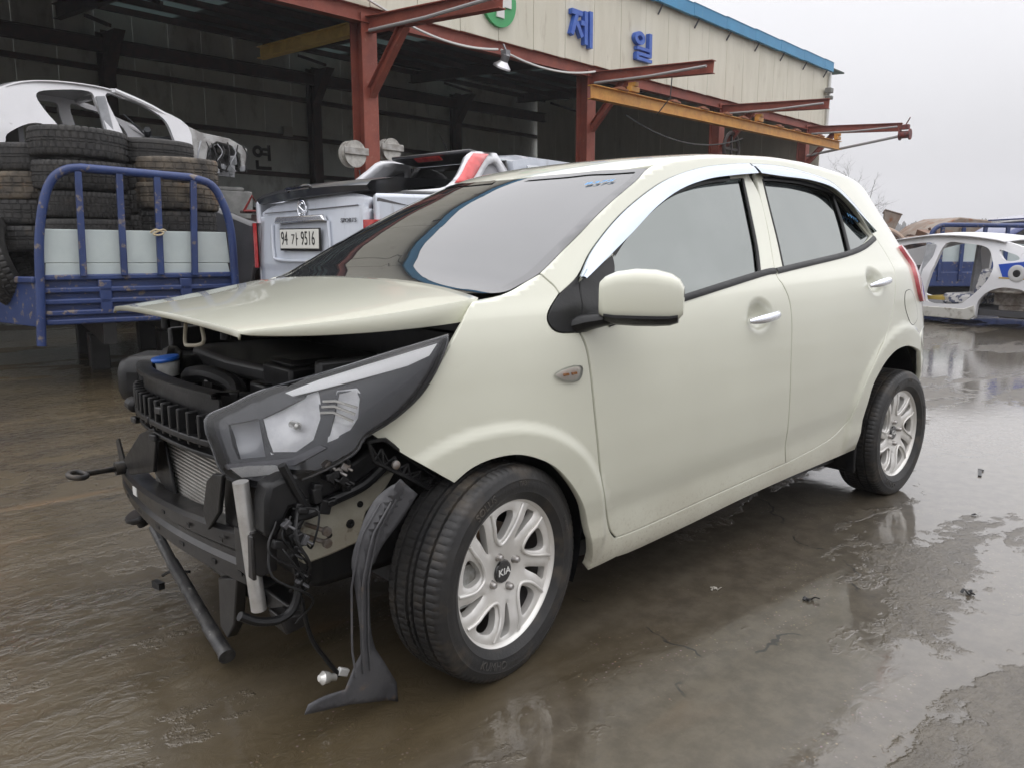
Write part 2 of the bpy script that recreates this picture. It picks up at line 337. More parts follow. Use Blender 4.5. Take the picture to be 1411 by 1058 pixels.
T={'fender':[(0.2679,0.8989,1),(0.2859,0.8558,0),(0.2955,0.8029,0),(0.3107,0.687,0),(0.3344,0.5524,0),(0.3602,0.4449,0),(0.4025,0.345,0),(0.4255,0.2855,0),(0.456,0.2508,1),(0.4799,0.1783,1),(0.4185,0.1724,0),(0.3528,0.1686,1),(0.3532,0.2133,0),(0.3246,0.2969,0),(0.2874,0.3883,0),(0.2297,0.4727,0),(0.1618,0.5417,0),(0.0922,0.5814,0),(0.0307,0.6001,0),(-0.0374,0.5998,0),(-0.0938,0.5839,0),(-0.1399,0.5527,1),(-0.2462,0.6287,0),(-0.3436,0.7019,1),(-0.2904,0.7312,0),(-0.2275,0.7862,0),(-0.1725,0.847,0),(-0.1142,0.9219,0),(-0.0696,0.9767,1),(-0.0132,1.027,0),(0.0574,1.0291,0),(0.1343,1.0542,0),(0.193,1.0612,1),(0.213,1.0393,0),(0.2281,1.023,0),(0.2379,1.0013,1),(0.1776,0.9585,0),(0.1684,0.9291,0),(0.1949,0.9059,0)],
'front_door':[(0.2679,0.8989,1),(0.2859,0.8558,0),(0.2955,0.8029,0),(0.3107,0.687,0),(0.3344,0.5524,0),(0.3602,0.4449,0),(0.4025,0.345,0),(0.4255,0.2855,0),(0.456,0.2508,1),(0.5868,0.2491,0),(0.9172,0.2589,0),(1.4326,0.2714,1),(1.3959,0.4212,0),(1.3568,0.662,0),(1.3546,0.8128,0),(1.3478,0.899,0),(1.3276,0.9554,0),(1.3175,0.9979,0),(1.3808,1.1301,0),(1.4203,1.2687,0),(1.3934,1.3687,1),(1.2755,1.3628,0),(1.097,1.3479,0),(0.9213,1.3145,0),(0.7709,1.27,0),(0.576,1.1875,0),(0.4072,1.097,0),(0.3215,1.023,0)],
'rear_door':[(1.4326,0.2714,1),(1.3959,0.4212,0),(1.3568,0.662,0),(1.3546,0.8128,0),(1.3478,0.899,0),(1.3276,0.9554,0),(1.3175,0.9979,0),(1.3808,1.1301,0),(1.4203,1.2687,0),(1.452,1.3675,1),(1.6042,1.363,0),(1.854,1.3445,0),(2.0544,1.3171,0),(2.151,1.2597,0),(2.2117,1.1853,0),(2.2626,1.1125,0),(2.2933,1.0929,1),(2.3066,1.0388,0),(2.2992,0.9761,0),(2.2487,0.9035,0),(2.1944,0.8129,0),(2.1365,0.7301,0),(2.0805,0.6738,0),(2.0229,0.6253,0),(1.9379,0.5169,0),(1.8893,0.4159,0),(1.8614,0.3437,0),(1.7748,0.3024,0),(1.6227,0.2836,0)],
'front_glass':[(0.5001,1.0974,1),(0.589,1.1502,0),(0.7469,1.2261,0),(0.9032,1.2828,0),(1.0801,1.3197,0),(1.2593,1.3373,0),(1.3502,1.3433,1),(1.3128,1.2181,0),(1.2707,1.097,0),(1.2191,1.0058,1),(0.768,0.9617,0),(0.3811,0.9179,1)],
'rear_glass':[(1.4844,1.3407,1),(1.588,1.34,0),(1.8135,1.3292,0),(2.0379,1.2988,0),(2.1539,1.2382,0),(2.2087,1.1666,0),(2.2528,1.1065,1),(2.1212,1.0728,0),(1.9317,1.0491,0),(1.3803,1.0073,1),(1.4279,1.1262,0)],
'sail':[(0.3226,1.0408,1),(0.2379,1.0013,0),(0.1776,0.9585,0),(0.1684,0.9291,0),(0.1949,0.9059,0),(0.2679,0.8989,1)],
'mirror_base':[(0.3209,1.027,1),(0.4916,1.0936,1),(0.4726,1.0445,0),(0.3863,0.9514,0),(0.3906,0.9089,1),(0.2705,0.8987,1)],
'ws_edge':[(0.193,1.0612),(0.2858,1.1067),(0.4008,1.1645),(0.5289,1.2316),(0.6607,1.2893),(0.7472,1.3327),(0.8259,1.4117)],
'apl':[(0.193,1.0612),(0.213,1.0393),(0.2281,1.023),(0.2379,1.0013)],
'vis_o':[(0.2379,1.0013),(0.3236,1.0427),(0.4147,1.1111),(0.5865,1.2071),(0.7811,1.2887),(0.9331,1.3352),(1.1094,1.3686),(1.2899,1.3856),(1.4088,1.3921),(1.6225,1.3892),(1.8952,1.3659),(2.098,1.3359),(2.2051,1.2723),(2.2578,1.1974),(2.2813,1.1184),(2.2933,1.0929)],
'rd_r':[(2.2933,1.0929),(2.3066,1.0388),(2.2992,0.9761),(2.2487,0.9035),(2.1944,0.8129),(2.1365,0.7301),(2.0805,0.6738),(2.0229,0.6253),(1.9379,0.5169),(1.8893,0.4159),(1.8614,0.3437),(1.7748,0.3024),(1.6227,0.2836),(1.4326,0.2714)],
'dbot':[(0.456,0.2508),(0.5868,0.2491),(0.9172,0.2589),(1.4326,0.2714)],
'sillb':[(0.4799,0.1783),(0.7694,0.1794),(1.1276,0.1957),(1.4446,0.2016),(1.806,0.2007),(1.9901,0.2018)],
'vis1_top':[(0.3243,1.0387),(0.4147,1.1111),(0.5865,1.2071),(0.7811,1.2887),(0.9331,1.3352),(1.1094,1.3686),(1.2899,1.3856),(1.4088,1.3921)],
'vis1_bot':[(0.3215,1.023),(0.4635,1.0885),(0.5866,1.1459),(0.7443,1.2215),(0.9005,1.278),(1.077,1.3146),(1.2561,1.3323),(1.4108,1.343)],
'vis2_top':[(1.4181,1.3913),(1.6225,1.3892),(1.8952,1.3659),(2.098,1.3359),(2.2051,1.2723),(2.2578,1.1974),(2.2712,1.1124)],
'vis2_bot':[(1.4309,1.3434),(1.584,1.3342),(1.8117,1.3233),(2.0173,1.2956),(2.1204,1.2382),(2.1846,1.1731),(2.2492,1.1097)],
'belt1':[(0.3791,0.91),(0.5837,0.935),(0.7635,0.9543),(1.2132,0.9986),(1.3181,1.0042)],
'belt2':[(1.3264,1.0025),(1.6025,1.0201),(1.899,1.0387),(2.0959,1.0599),(2.2784,1.0949)],
'bframe1':[(1.3449,1.3351),(1.3128,1.2181),(1.2707,1.097),(1.2154,0.9985)],
'bframe2':[(1.4806,1.3351),(1.4279,1.1262),(1.3803,1.0073)],
'divider':[(2.0755,1.29),(2.0241,1.1719),(1.9482,1.0456)],
'ws_top':[(0.8176,1.4075),(0.784,1.5139),(0.7673,1.6024),(0.7421,1.6703),(0.7256,1.7672),(0.719,1.8395)],
'ws_bot':[(0.1343,1.0542),(0.0715,1.0491),(0.0333,1.1394),(0.0096,1.2281)],
'handle1':[(1.0505,0.8548),(1.1579,0.8545),(1.2768,0.8613)],
'handle2':[(1.96,0.9102),(2.0641,0.9124),(2.1882,0.9198)],
'signal':[(0.1687,0.7932),(0.209,0.8077),(0.258,0.8056),(0.2489,0.773),(0.2076,0.7725)],
'fuel':[(2.332,0.8495),(2.3778,0.8622),(2.4252,0.852),(2.464,0.7882),(2.4664,0.7268),(2.3822,0.7028),(2.3393,0.7341),(2.3116,0.7959)],
'lamp':[(2.679,1.0443),(2.679,1.0191),(2.679,0.9814),(2.668,0.9563),(2.668,0.8934),(2.679,0.8368),(2.5445,0.7977),(2.5039,0.8524),(2.5307,0.9246),(2.6044,0.9708),(2.6003,1.0053)],
'bumpshut':[(2.5636,0.6626),(2.4672,0.6276),(2.4648,0.5654)],
'hl':[(-0.7453,0.7424),(-0.7308,0.7583),(-0.6805,0.7785),(-0.6012,0.8135),(-0.4687,0.8474),(-0.3692,0.8724),(-0.2699,0.8965),(-0.134,0.9231),(-0.1428,0.8988),(-0.1761,0.8426),(-0.2204,0.7876),(-0.2832,0.7405),(-0.3518,0.7046),(-0.3804,0.6681),(-0.4709,0.6245),(-0.5381,0.6051),(-0.5962,0.5983),(-0.6537,0.6099),(-0.6866,0.6317),(-0.7134,0.6777),(-0.7357,0.7142)],
'wsnum':[(0.6558,1.4917),(0.7001,1.4124)],
'rgnum':[(2.106,1.1984),(2.1883,1.17)],
'archr':[(2.4648,0.5654),(2.4151,0.5867),(2.302,0.6165),(2.1873,0.6158),(2.0962,0.5837),(2.0356,0.5342),(1.9921,0.4669),(1.9819,0.3395),(1.9819,0.2348),(1.9901,0.2018)],
'hl_box':[(-0.6981,0.7351),(-0.6178,0.7501),(-0.5918,0.6629),(-0.6598,0.6541),(-0.6804,0.6868)],
'hl_refl':[(-0.6076,0.7505),(-0.5357,0.7838),(-0.4633,0.8103),(-0.456,0.7516),(-0.4734,0.7025),(-0.5154,0.6749),(-0.5739,0.6735),(-0.595,0.7091)],
'hl_turn':[(-0.4116,0.8072),(-0.3688,0.8136),(-0.36,0.7928),(-0.3659,0.7474),(-0.3854,0.7202),(-0.437,0.6999),(-0.4276,0.7457)],
'hl_drl':[(-0.5361,0.8091),(-0.4534,0.8373),(-0.3475,0.8655),(-0.2405,0.8896),(-0.1629,0.9067),(-0.1871,0.8802),(-0.2439,0.8601),(-0.35,0.8382),(-0.4367,0.8198),(-0.5173,0.8023)],
'hl_ind':[(-0.6687,0.6339),(-0.6221,0.64),(-0.5578,0.6446),(-0.5362,0.6338),(-0.5745,0.6243),(-0.6377,0.6149)],
'hl_bez':[(-0.7054,0.639),(-0.6497,0.6461),(-0.5236,0.6618),(-0.4568,0.6907),(-0.4405,0.6836),(-0.5145,0.6456),(-0.5757,0.6439),(-0.685,0.6299)]}
Q={'duct_r':[(-0.6,0.398,0.466),(-0.6,0.205,0.586),(-0.6,0.07,0.627),(-0.6,0.062,0.582),(-0.6,0.103,0.489),(-0.6,0.34,0.428)],
'duct_r2':[(-0.565,0.188,0.601),(-0.565,0.114,0.61),(-0.565,0.033,0.42),(-0.565,0.106,0.422),(-0.565,0.215,0.458)],
'duct_l':[(-0.61,-0.346,0.567),(-0.61,-0.393,0.596),(-0.61,-0.452,0.606),(-0.61,-0.413,0.502),(-0.61,-0.332,0.436),(-0.61,-0.306,0.48)],
'duct_l2':[(-0.575,-0.361,0.582),(-0.575,-0.454,0.585),(-0.575,-0.458,0.467),(-0.575,-0.362,0.449)],
'liner':[(-0.275,-0.7,0.586),(-0.218,-0.7,0.533),(-0.27,-0.7,0.475),(-0.321,-0.7,0.428),(-0.347,-0.7,0.391),(-0.363,-0.7,0.388),(-0.369,-0.7,0.347),(-0.369,-0.7,0.243),(-0.355,-0.7,0.17),(-0.295,-0.7,0.056),(-0.292,-0.7,0.002),(-0.33,-0.7,0.021),(-0.437,-0.7,0.065),(-0.563,-0.7,0.097),(-0.552,-0.7,0.117),(-0.511,-0.7,0.119),(-0.453,-0.7,0.11),(-0.407,-0.7,0.182),(-0.408,-0.7,0.256),(-0.415,-0.7,0.361),(-0.415,-0.7,0.417),(-0.391,-0.7,0.482),(-0.35,-0.7,0.544),(-0.309,-0.7,0.578)],
'rail':[(-0.478,-0.55,0.447),(-0.434,-0.55,0.486),(-0.376,-0.55,0.505),(-0.29,-0.55,0.53),(-0.186,-0.55,0.558),(-0.223,-0.55,0.51),(-0.281,-0.55,0.464),(-0.296,-0.55,0.419),(-0.306,-0.55,0.388),(-0.389,-0.55,0.375),(-0.459,-0.55,0.369)],
'bracket':[(-0.339,-0.665,0.682),(-0.293,-0.665,0.679),(-0.117,-0.665,0.531),(-0.168,-0.665,0.532),(-0.239,-0.665,0.578),(-0.325,-0.665,0.631)],
'wire':[(-0.528,-0.6,0.646),(-0.501,-0.6,0.586),(-0.48,-0.6,0.532),(-0.507,-0.6,0.476),(-0.513,-0.6,0.424),(-0.5,-0.6,0.356),(-0.516,-0.6,0.297),(-0.554,-0.6,0.277),(-0.606,-0.6,0.289),(-0.647,-0.6,0.316)],
'wire2':[(-0.504,-0.6,0.349),(-0.493,-0.6,0.28),(-0.474,-0.6,0.199),(-0.438,-0.6,0.132),(-0.404,-0.6,0.077)],
'hose':[(-0.254,-0.6,0.595),(-0.319,-0.6,0.555),(-0.41,-0.6,0.534),(-0.458,-0.6,0.518),(-0.505,-0.6,0.516)],
'crash':[(-0.586,-0.54,0.482),(-0.518,-0.54,0.476),(-0.524,-0.54,0.371),(-0.566,-0.54,0.365),(-0.589,-0.54,0.381)],
'strut':[(-0.55,-0.215,0.254),(-0.55,-0.346,0.293),(-0.55,-0.307,0.151),(-0.55,-0.254,0.091),(-0.55,-0.206,0.109)],
'lowbox':[(-0.531,-0.55,0.256),(-0.455,-0.55,0.241),(-0.451,-0.55,0.21),(-0.515,-0.55,0.202)],
'blackmod':[(-0.571,-0.6,0.569),(-0.559,-0.6,0.604),(-0.509,-0.6,0.617),(-0.357,-0.6,0.614),(-0.274,-0.6,0.651),(-0.259,-0.6,0.596),(-0.339,-0.6,0.559),(-0.438,-0.6,0.54),(-0.513,-0.6,0.539),(-0.549,-0.6,0.469),(-0.576,-0.6,0.484)],
'striker':[(-0.52,-0.022,0.926),(-0.52,-0.006,0.872),(-0.52,-0.038,0.866),(-0.52,-0.143,0.883),(-0.52,-0.14,0.927)]}
def ab_of(x,z):
    b=z-TILT*x; lo,hi=PS[0],PS[-1]
    for _ in range(40):
        m=(lo+hi)/2
        if S(m,b)[0]<x: lo=m
        else: hi=m
    return (lo,b)
def outline(tab,n=4):
    P=[q[:2] for q in tab]; c=[(q[2] if len(q)>2 else 0) for q in tab]; return smooth(P,c,n,True)
CAR=thing('hatchback_car','cream wrecked hatchback with stripped front end in the foreground','car',(1.2,0,0))
ORI=ORG[CAR.name]
def panel(name,O,parent,mat,gap=.0036,thick=.02,res=.035,off=0.,holes=(),bump=None,both=False,right=False,extra=None,label=None,flange=True,cn=True):
    O=np.asarray(O,float)
    if gap: O=offset_poly(O,gap)
    holes=[np.asarray(h) for h in holes]
    UV,F=cdt(O,holes,res,extra)
    P=S(UV[:,0],UV[:,1]); n=nrm(UV[:,0],UV[:,1])
    if both:
        ce=(np.abs(P[:,1])<.012)&(UV[:,1]>bmax(UV[:,0])-.012) if UV[:,0].max()<PS[-1]-.01 else (np.abs(P[:,1])<.012)
        P[ce,1]=0; n[ce,1]=0; n/=np.linalg.norm(n,axis=1)[:,None]
    o=off(UV) if callable(off) else off
    if bump is not None:
        e=1e-3; d0=bump(UV); P=P+n*np.asarray(d0)[:,None]
        # bend the normals with the dent
        da=(bump(UV+[e,0])-d0)/e; db=(bump(UV+[0,e])-d0)/e
        tu=S(UV[:,0]+e,np.minimum(UV[:,1],bmax(UV[:,0])-.01))-S(UV[:,0],np.minimum(UV[:,1],bmax(UV[:,0])-.01)); tu/=np.linalg.norm(tu,axis=1)[:,None]+1e-12
        tv=np.cross(n,tu); n2=n-tu*da[:,None]-tv*db[:,None]; n=n2/np.linalg.norm(n2,axis=1)[:,None]
    P=P+n*(np.asarray(o)[:,None] if np.ndim(o) else o)
    # orientation
    t=P[F]; fn=np.cross(t[:,1]-t[:,0],t[:,2]-t[:,0]); fl=(fn*n[F[:,0]]).sum(1)<0; F[fl]=F[fl][:,::-1]
    V=[tuple(p) for p in P]; FF=[tuple(map(int,f)) for f in F]; NN=[tuple(q) for q in n]
    if flange and thick:
        E={}
        for f in FF:
            for i in range(3): e=(f[i],f[(i+1)%3]); E[e]=1
        bd=[e for e in E if (e[1],e[0]) not in E]
        od={}
        for (i,j) in bd:
            d=P[j]-P[i]; q=np.cross(d,n[i]); q/=np.linalg.norm(q)+1e-12
            for k in (i,j): od[k]=od.get(k,0)+q
        idx={}
        for k,q in od.items():
            q=q/(np.linalg.norm(q)+1e-12); b0=len(V)
            V.append(tuple(P[k]+q*.0012-n[k]*.0012)); NN.append(tuple((n[k]+q)/1.4142)); V.append(tuple(P[k]+q*.0012-n[k]*thick)); NN.append(tuple(q)); idx[k]=b0
        for (i,j) in bd:
            a,b=idx[i],idx[j]; FF.append((j,i,a,b)); FF.append((b,a,a+1,b+1))
    g=G(); g.v=V; g.f=FF; NN=np.array(NN)
    if both or right:
        m=NN*[1,-1,1]
        if both: g.mirror(True); NN=np.r_[NN,m]
        else: g.mirror(); NN=m
    return part(name,g,mat,parent,world=True,normals=NN if cn else None,label=label)
def ribbon(name,tab,parent,mat,hw,off=.004,n=4,th=.004,right=False,label=None):
    C=smooth(tab,None,n); t=np.gradient(C,axis=0); t/=np.linalg.norm(t,axis=1)[:,None]; q=np.stack([-t[:,1],t[:,0]],1)
    hw=np.broadcast_to(hw,(len(C),)); rows=[]
    for k,o in ((-1,off-th),(-1,off),(-.55,off+th*.6),(0,off+th*.8),(.55,off+th*.6),(1,off),(1,off-th)):
        uv=C+q*(hw*k)[:,None]; rows.append(S(uv[:,0],uv[:,1])+nrm(uv[:,0],uv[:,1])*o)
    g=G().grid(np.array(rows)); 
    if right: g.mirror()
    return part(name,g,mat,parent,world=True,ang=60,label=label)
def dimple(c,ra,rb,d):
    return lambda uv: -d*np.clip(1-((uv[:,0]-c[0])/ra)**2-((uv[:,1]-c[1])/rb)**2,0,1)**2
def patch(c,ra,rb,s): 
    g=np.stack(np.meshgrid(np.arange(c[0]-ra,c[0]+ra,s),np.arange(c[1]-rb,c[1]+rb,s)),-1).reshape(-1,2); return g
def seg(*names): 
    r=[]
    for nme in names: r+= [tuple(q[:2])+(0,) for q in nme]
    return r
H1,H2=np.array(T['handle1'])[1],np.array(T['handle2'])[1]
aH=2.66
def dpts():
    r=[]
    for a in np.linspace(.88,aH,16):
        v=.12; r.append((a,float(zk_(np.interp(a,PS,PX))+.62*v),0))
    return r
def crn(l,first=True,last=False):
    l=[list(q[:2])+[0] for q in l]
    if first: l[0][2]=1
    if last: l[-1][2]=1
    return [tuple(q) for q in l]
WSE=T['ws_edge']; DP=dpts()
SIDE=crn(WSE)+DP[:-1]+[DP[-1][:2]+(1,)]+[(aH,1.1,0),(aH,.85,0),(aH,.665,1)]+crn(T['bumpshut'][:2])+crn(T['archr'])[:-1]+crn(T['sillb'][::-1])+crn(T['dbot'])[:-1]+crn(T['rd_r'][::-1])[:-1]+crn(T['vis_o'][::-1])[:-1]+crn(T['apl'][::-1])[:-1]
WSH=[]   # half windscreen
WSH+=[(-.03,float(bmax(-.03))-.002,1)]+[tuple(q)+(0,) for q in T['ws_bot'][::-1]]+[tuple(q)+(0,) for q in WSE[:-1]]+[tuple(WSE[-1])+(1,)]+[tuple(q)+(0,) for q in T['ws_top'][1:]]
WSC=[(a,float(bmax(a))-.002) for a in np.linspace(.712,-.02,16)]
wso=np.r_[smooth([q[:2] for q in WSH],[q[2] for q in WSH],4),np.array(WSC)]
roof=np.r_[np.array([(.717,float(bmax(.717))-.002)]),np.array(T['ws_top'][::-1][:-1])+[.006,0],np.array([q[:2] for q in DP])+[0,.004],np.array([(a,float(bmax(a))-.002) for a in np.linspace(aH,.735,24)])]
BACK=np.array([(aH,.665),(aH,.85),(aH,1.1)]+[(aH,DP[-1][1])]+[(aH,b) for b in np.linspace(DP[-1][1]+.06,bmax(aH)-.01,6)]+[(a,float(bmax(a))-.01) for a in np.linspace(aH+.05,PS[-1]-.004,10)]+[(PS[-1]-.004,b) for b in np.linspace(1.8,.665,14)]+[(a,.665) for a in np.linspace(PS[-1]-.06,aH+.05,8)])
arc=[ab_of(2.32+.368*math.cos(t),.36+.368*math.sin(t)) for t in np.radians([46,30,12,-6,-22,-36])]
BUMP=np.array([(PS[-1]-.004,.66)]+[(a,.66) for a in np.linspace(PS[-1]-.06,aH,7)]+list(map(tuple,T['bumpshut'][:2]))+arc+[(a,.14) for a in np.linspace(arc[-1][0]+.03,PS[-1]-.004,9)]+[(PS[-1]-.004,b) for b in (.25,.4,.55)])
fg=outline(T['front_glass']); rg=outline(T['rear_glass'])
for right in (False,True):
    kw=dict(right=right)
    fe=panel('fender',outline(T['fender'][:]),CAR,PAINT,gap=.0048,thick=.03,res=.011,**kw)
    d1=panel('front_door',outline(T['front_door']),CAR,PAINT,gap=.0048,res=.03,holes=[fg],bump=dimple(H1+[-.01,.010],.090,.066,.030),extra=patch(H1,.10,.08,.0065),**kw)
    d2=panel('rear_door',outline(T['rear_door']),CAR,PAINT,res=.02,holes=[rg],bump=dimple(H2+[-.012,.010],.090,.066,.030),extra=patch(H2,.10,.08,.0065),**kw)
    sf=panel('side_frame',outline(SIDE),CAR,PAINT,res=.016,gap=.0026,**kw)
    panel('door_glass',fg,d1,GLASS,gap=-.012,off=-.008,thick=0,flange=False,**kw)
    panel('door_glass',rg,d2,GLASS,gap=-.012,off=-.008,thick=0,flange=False,**kw)
    panel('sail_cover',outline(T['sail']),fe,BLACKP,gap=.001,off=.003,res=.02,thick=.006,**kw)
    panel('mirror_mount_cover',outline(T['mirror_base']),d1,BLACKP,gap=.001,off=.004,res=.02,thick=.006,**kw)
    ribbon('belt_moulding',T['belt1'],d1,BLACKP,.010,.003,**kw); ribbon('belt_moulding',T['belt2'],d2,BLACKP,.010,.003,**kw)
    ribbon('window_seal',T['bframe1'],d1,BLACKP,.008,.000,**kw); ribbon('window_seal',T['bframe2'],d2,BLACKP,.005,.000,**kw); ribbon('window_divider',T['divider'],d2,BLACKP,.011,.000,**kw)
    ribbon('window_seal',[tuple(p) for p in fg[:24:4]],d1,BLACKP,.009,.0,**kw); ribbon('window_seal',[tuple(p) for p in rg[:24:4]],d2,BLACKP,.009,.0,**kw)
    for dd,t,bo in ((d1,'vis1_top','vis1_bot'),(d2,'vis2_top','vis2_bot')):
        A=smooth(T[t],None,5); B=smooth(T[bo],None,5)
        def rs(X,m=40):
            s=np.r_[0,np.cumsum(np.linalg.norm(np.diff(X,axis=0),axis=1))]; return np.stack([np.interp(np.linspace(0,s[-1],m),s,X[:,k]) for k in (0,1)],1)
        A=rs(A);B=rs(B); rows=[]
        for k,o in ((0,.002),(0,.009),(.12,.013),(.30,.0165),(.36,.022),(.6,.027),(.85,.031),(1,.032),(1,.028),(.7,.02),(.3,.01)):
            uv=A*(1-k)+B*k; rows.append(S(uv[:,0],uv[:,1])+nrm(uv[:,0],uv[:,1])*o)
        g=G().grid(np.array(rows))
        if right: g.mirror()
        part('window_visor',g,VISOR,dd,world=True,ang=70)
    for dd,hc,key in ((d1,H1,'handle1'),(d2,H2,'handle2')):
        g=G(); tt=np.linspace(-1,1,13); a_=hc[0]+.088*tt; b_=hc[1]+.006*tt
        p=S(a_,b_)+nrm(a_,b_)*(.008+.030*(1-np.abs(tt)**2.6))[:,None]
        r=.0125*(1-.55*np.abs(tt)**4); g.tube(p,r,12,flat=1.25)
        if right: g.mirror()
        part('door_handle',g,CHROME,dd,world=True,ang=60)
    sg=outline([q+(0,) for q in T['signal']],5); sig=panel('side_repeater',sg,fe,LENS,gap=0,off=.010,res=.012,thick=.01,**kw)
    panel('repeater_reflector',sg,fe,M('repeater_pale',(.72,.66,.58),.25),gap=.003,off=.002,res=.02,thick=0,flange=False,**kw); 
    g=G(); cc=np.mean(T['signal'],0)
    for dx in (-.014,.014): g.tube([S(cc[0]+dx-.008,cc[1])+nrm(cc[0],cc[1])*.006,S(cc[0]+dx+.008,cc[1])+nrm(cc[0],cc[1])*.006],.0038,8)
    if right: g.mirror()
    part('repeater_bulb',g,ORANGE,fe,world=True)
    lampo=smooth([(2.56,1.045),(2.62,1.03),(2.70,.99),(2.74,.93),(2.74,.86),(2.70,.80),(2.60,.79),(2.545,.80),(2.525,.85),(2.54,.92),(2.575,.975)],None,4,True)
    panel('tail_lamp',lampo,CAR,PINK,gap=0,off=.016,res=.02,thick=.03,**kw)
    fu=smooth(T['fuel'],None,4,True)
    if not right:
        panel('fuel_flap',fu,CAR,PAINT,gap=.001,off=.0015,res=.02,thick=.004); ribbon('flap_gap',[tuple(p) for p in np.r_[fu,fu[:1]]],CAR,DARK,.0016,.0012,1,.0006)
    fdl=[q[:2] for q in T['front_door']]; rdl=[q[:2] for q in T['rear_door']]
    for key,par in ((fdl[:9],d1),(T['dbot'],sf),(fdl[11:21],d1),(T['rd_r'],d2),(T['apl'],fe),(T['vis_o'][:4],sf)):
        ribbon('shut_line_shade',key,par,DARK,.010,-.010,3,.002,**kw)  # dark ribbons behind the panel gaps, standing in for their shade
    # wheel wells and inner apron
    sy=1 if right else -1
    for (cx,cz,r,a0,a1) in ((0,.30,.335,-25,128),(2.32,.38,.36,-35,215)):
        g=G(); th=np.radians(np.linspace(a0,a1,28)); rows=[[(cx+r*math.cos(t),sy*(y-(.085 if y>.7 else 0)*min(1,max(0,(t-1.5)/.6)) if cx<1 else sy*0+y),cz+r*math.sin(t)) for t in th] for y in (.725,.60,.45)]
        g.grid(np.array(rows)); k=len(g.v); inner=[(cx+r*math.cos(t),sy*.45,cz+r*math.sin(t)) for t in th]; g.add(inner,[tuple(range(len(th)))])
        part('wheel_well',g,BLACKP,CAR,world=True,ang=60)
    # door mirror
    mp=[(.322,-.800,.998,.046,.045),(.330,-.812,1.000,.058,.056),(.345,-.838,1.004,.067,.064),(.372,-.882,1.007,.0715,.068),(.400,-.927,1.006,.070,.067),(.420,-.960,1.002,.064,.060),(.431,-.979,.998,.054,.050),(.437,-.990,.995,.036,.034)]
    rows=[]
    ax=np.array([.55,-.83,0.]); dpt=np.array([-.83,-.55,0])
    for (x,y,z,rh,rd) in mp:
        ring=[]
        for k in range(28):
            t=2*PI*k/28; c,s_=math.cos(t),math.sin(t); e=.5
            c2=math.copysign(abs(c)**e,c); s2=math.copysign(abs(s_)**e,s_)
            dd_=rd*c2*(1.0 if c2>0 else .35)
            ring.append(np.array([x,y,z])+dpt*dd_+np.array([0,0,1])*rh*s2)
        rows.append(ring)
    R_=np.array(rows); 
    mir=G().grid(R_,True); mir.add(R_[-1],[tuple(range(28))]); mir.add(R_[0],[tuple(range(28))[::-1]])
    if right: mir.mirror()
    mo=part('door_mirror',mir,PAINT,CAR,world=True,ang=70)
    # black lower tray and arm of the mirror
    lo=G(); rows=[]
    for (x,y,z,rh,rd) in mp[1:-1]:
        rows.append([np.array([x,y,z])+dpt*q_*rd+np.array([0,0,1])*h*rh for q_,h in ((-.40,-.72),(-.40,-1.06),(.3,-1.14),(.8,-1.02),(1.04,-.80),(1.02,-.70))])
    lo.grid(np.array(rows)[:, ::-1]); lo.add(rows[0],[tuple(range(6))]); lo.add(rows[-1],[tuple(range(6))])
    lo.add([rows[i][0] for i in range(len(rows))]+[rows[i][5] for i in range(len(rows))],[(i,i+1,len(rows)+i+1,len(rows)+i) for i in range(len(rows)-1)])
    lo.tube([(.285,-.755,.925),(.295,-.785,.934),(.315,-.815,.940),(.345,-.85,.944)],[.050,.042,.034,.022],12,flat=.55)
    if right: lo.mirror()
    part('mirror_tray',lo,BLACKP,mo,world=True,ang=50)
RF=panel('roof',roof,CAR,PAINT,gap=0,both=True,thick=.01,res=.045)
panel('tailgate',BACK,CAR,PAINT,gap=0,both=True,thick=.01,res=.05)
panel('rear_bumper',BUMP,CAR,PAINT,gap=.002,both=True,thick=.02,res=.045)
WS=panel('windscreen',wso,CAR,WSGLASS,gap=.003,both=True,off=-.002,thick=.008,res=.04,flange=False)
# black printed border of the windscreen
wi=offset_poly(wso,.038); nb=len(WSC); 
inn=np.r_[wi[:-nb],np.array([(a,float(bmax(a))-.002) for a in np.linspace(wi[-nb-1][0],wi[0][0],nb)])]
ring=np.r_[wso[:-nb],wi[:-nb][::-1]]
panel('windscreen_border',ring,WS,FRIT,gap=0,both=True,off=.0008,flange=False,res=.04)
# ---- bonnet, sprung open
nu,nv=33,24; rows=[]
for i in range(nv+1):
    v=i/nv; row=[]
    ye=.672+(.487-.672)*v**1.25; zt=1.006*(1-v)+.945*v-.006*math.sin(PI*v)
    us=[-1.0]+list(np.linspace(-1,1,nu))+[1.0]
    for j,u in enumerate(us):
        y=ye*u; edge=j in (0,len(us)-1)
        xr=-.005+.085*(1-u*u); xf=-.563-.030*(1-u*u)
        x=xr*(1-v)+xf*v; z=zt+.030*(1-abs(u)**2.4)*(1-.35*v)
        cr=.012*max(0,1-abs(abs(u)-.72)/.12)*(1-v)*0
        if edge: x-=.055*(1-v); y=(ye+.004)*u; z=zt-.052*(1-v)**.7-.006
        row.append((x,y,z+cr))
    rows.append(row)
rows.append([(x-.004,y,z-.014) for x,y,z in rows[-1]])
g=G().grid(np.array(rows)); g.f=[f[::-1] for f in g.f]
hood=part('bonnet',g,PAINT,CAR,world=True,ang=40); so=hood.modifiers.new('skin','SOLIDIFY'); so.thickness=.008; so.offset=-1
g=G().tube(smooth(Q['striker'],None,4),.0055,8); part('bonnet_striker',g,PRIMER,CAR,world=True)
for (x,y) in ((-.47,.30),(-.45,-.12)): part('bonnet_buffer',G().lathe([(0,0),(0,.014),(.05,.012),(.055,0)],(x,y,.885),'z',12),BLACKP,CAR,world=True)
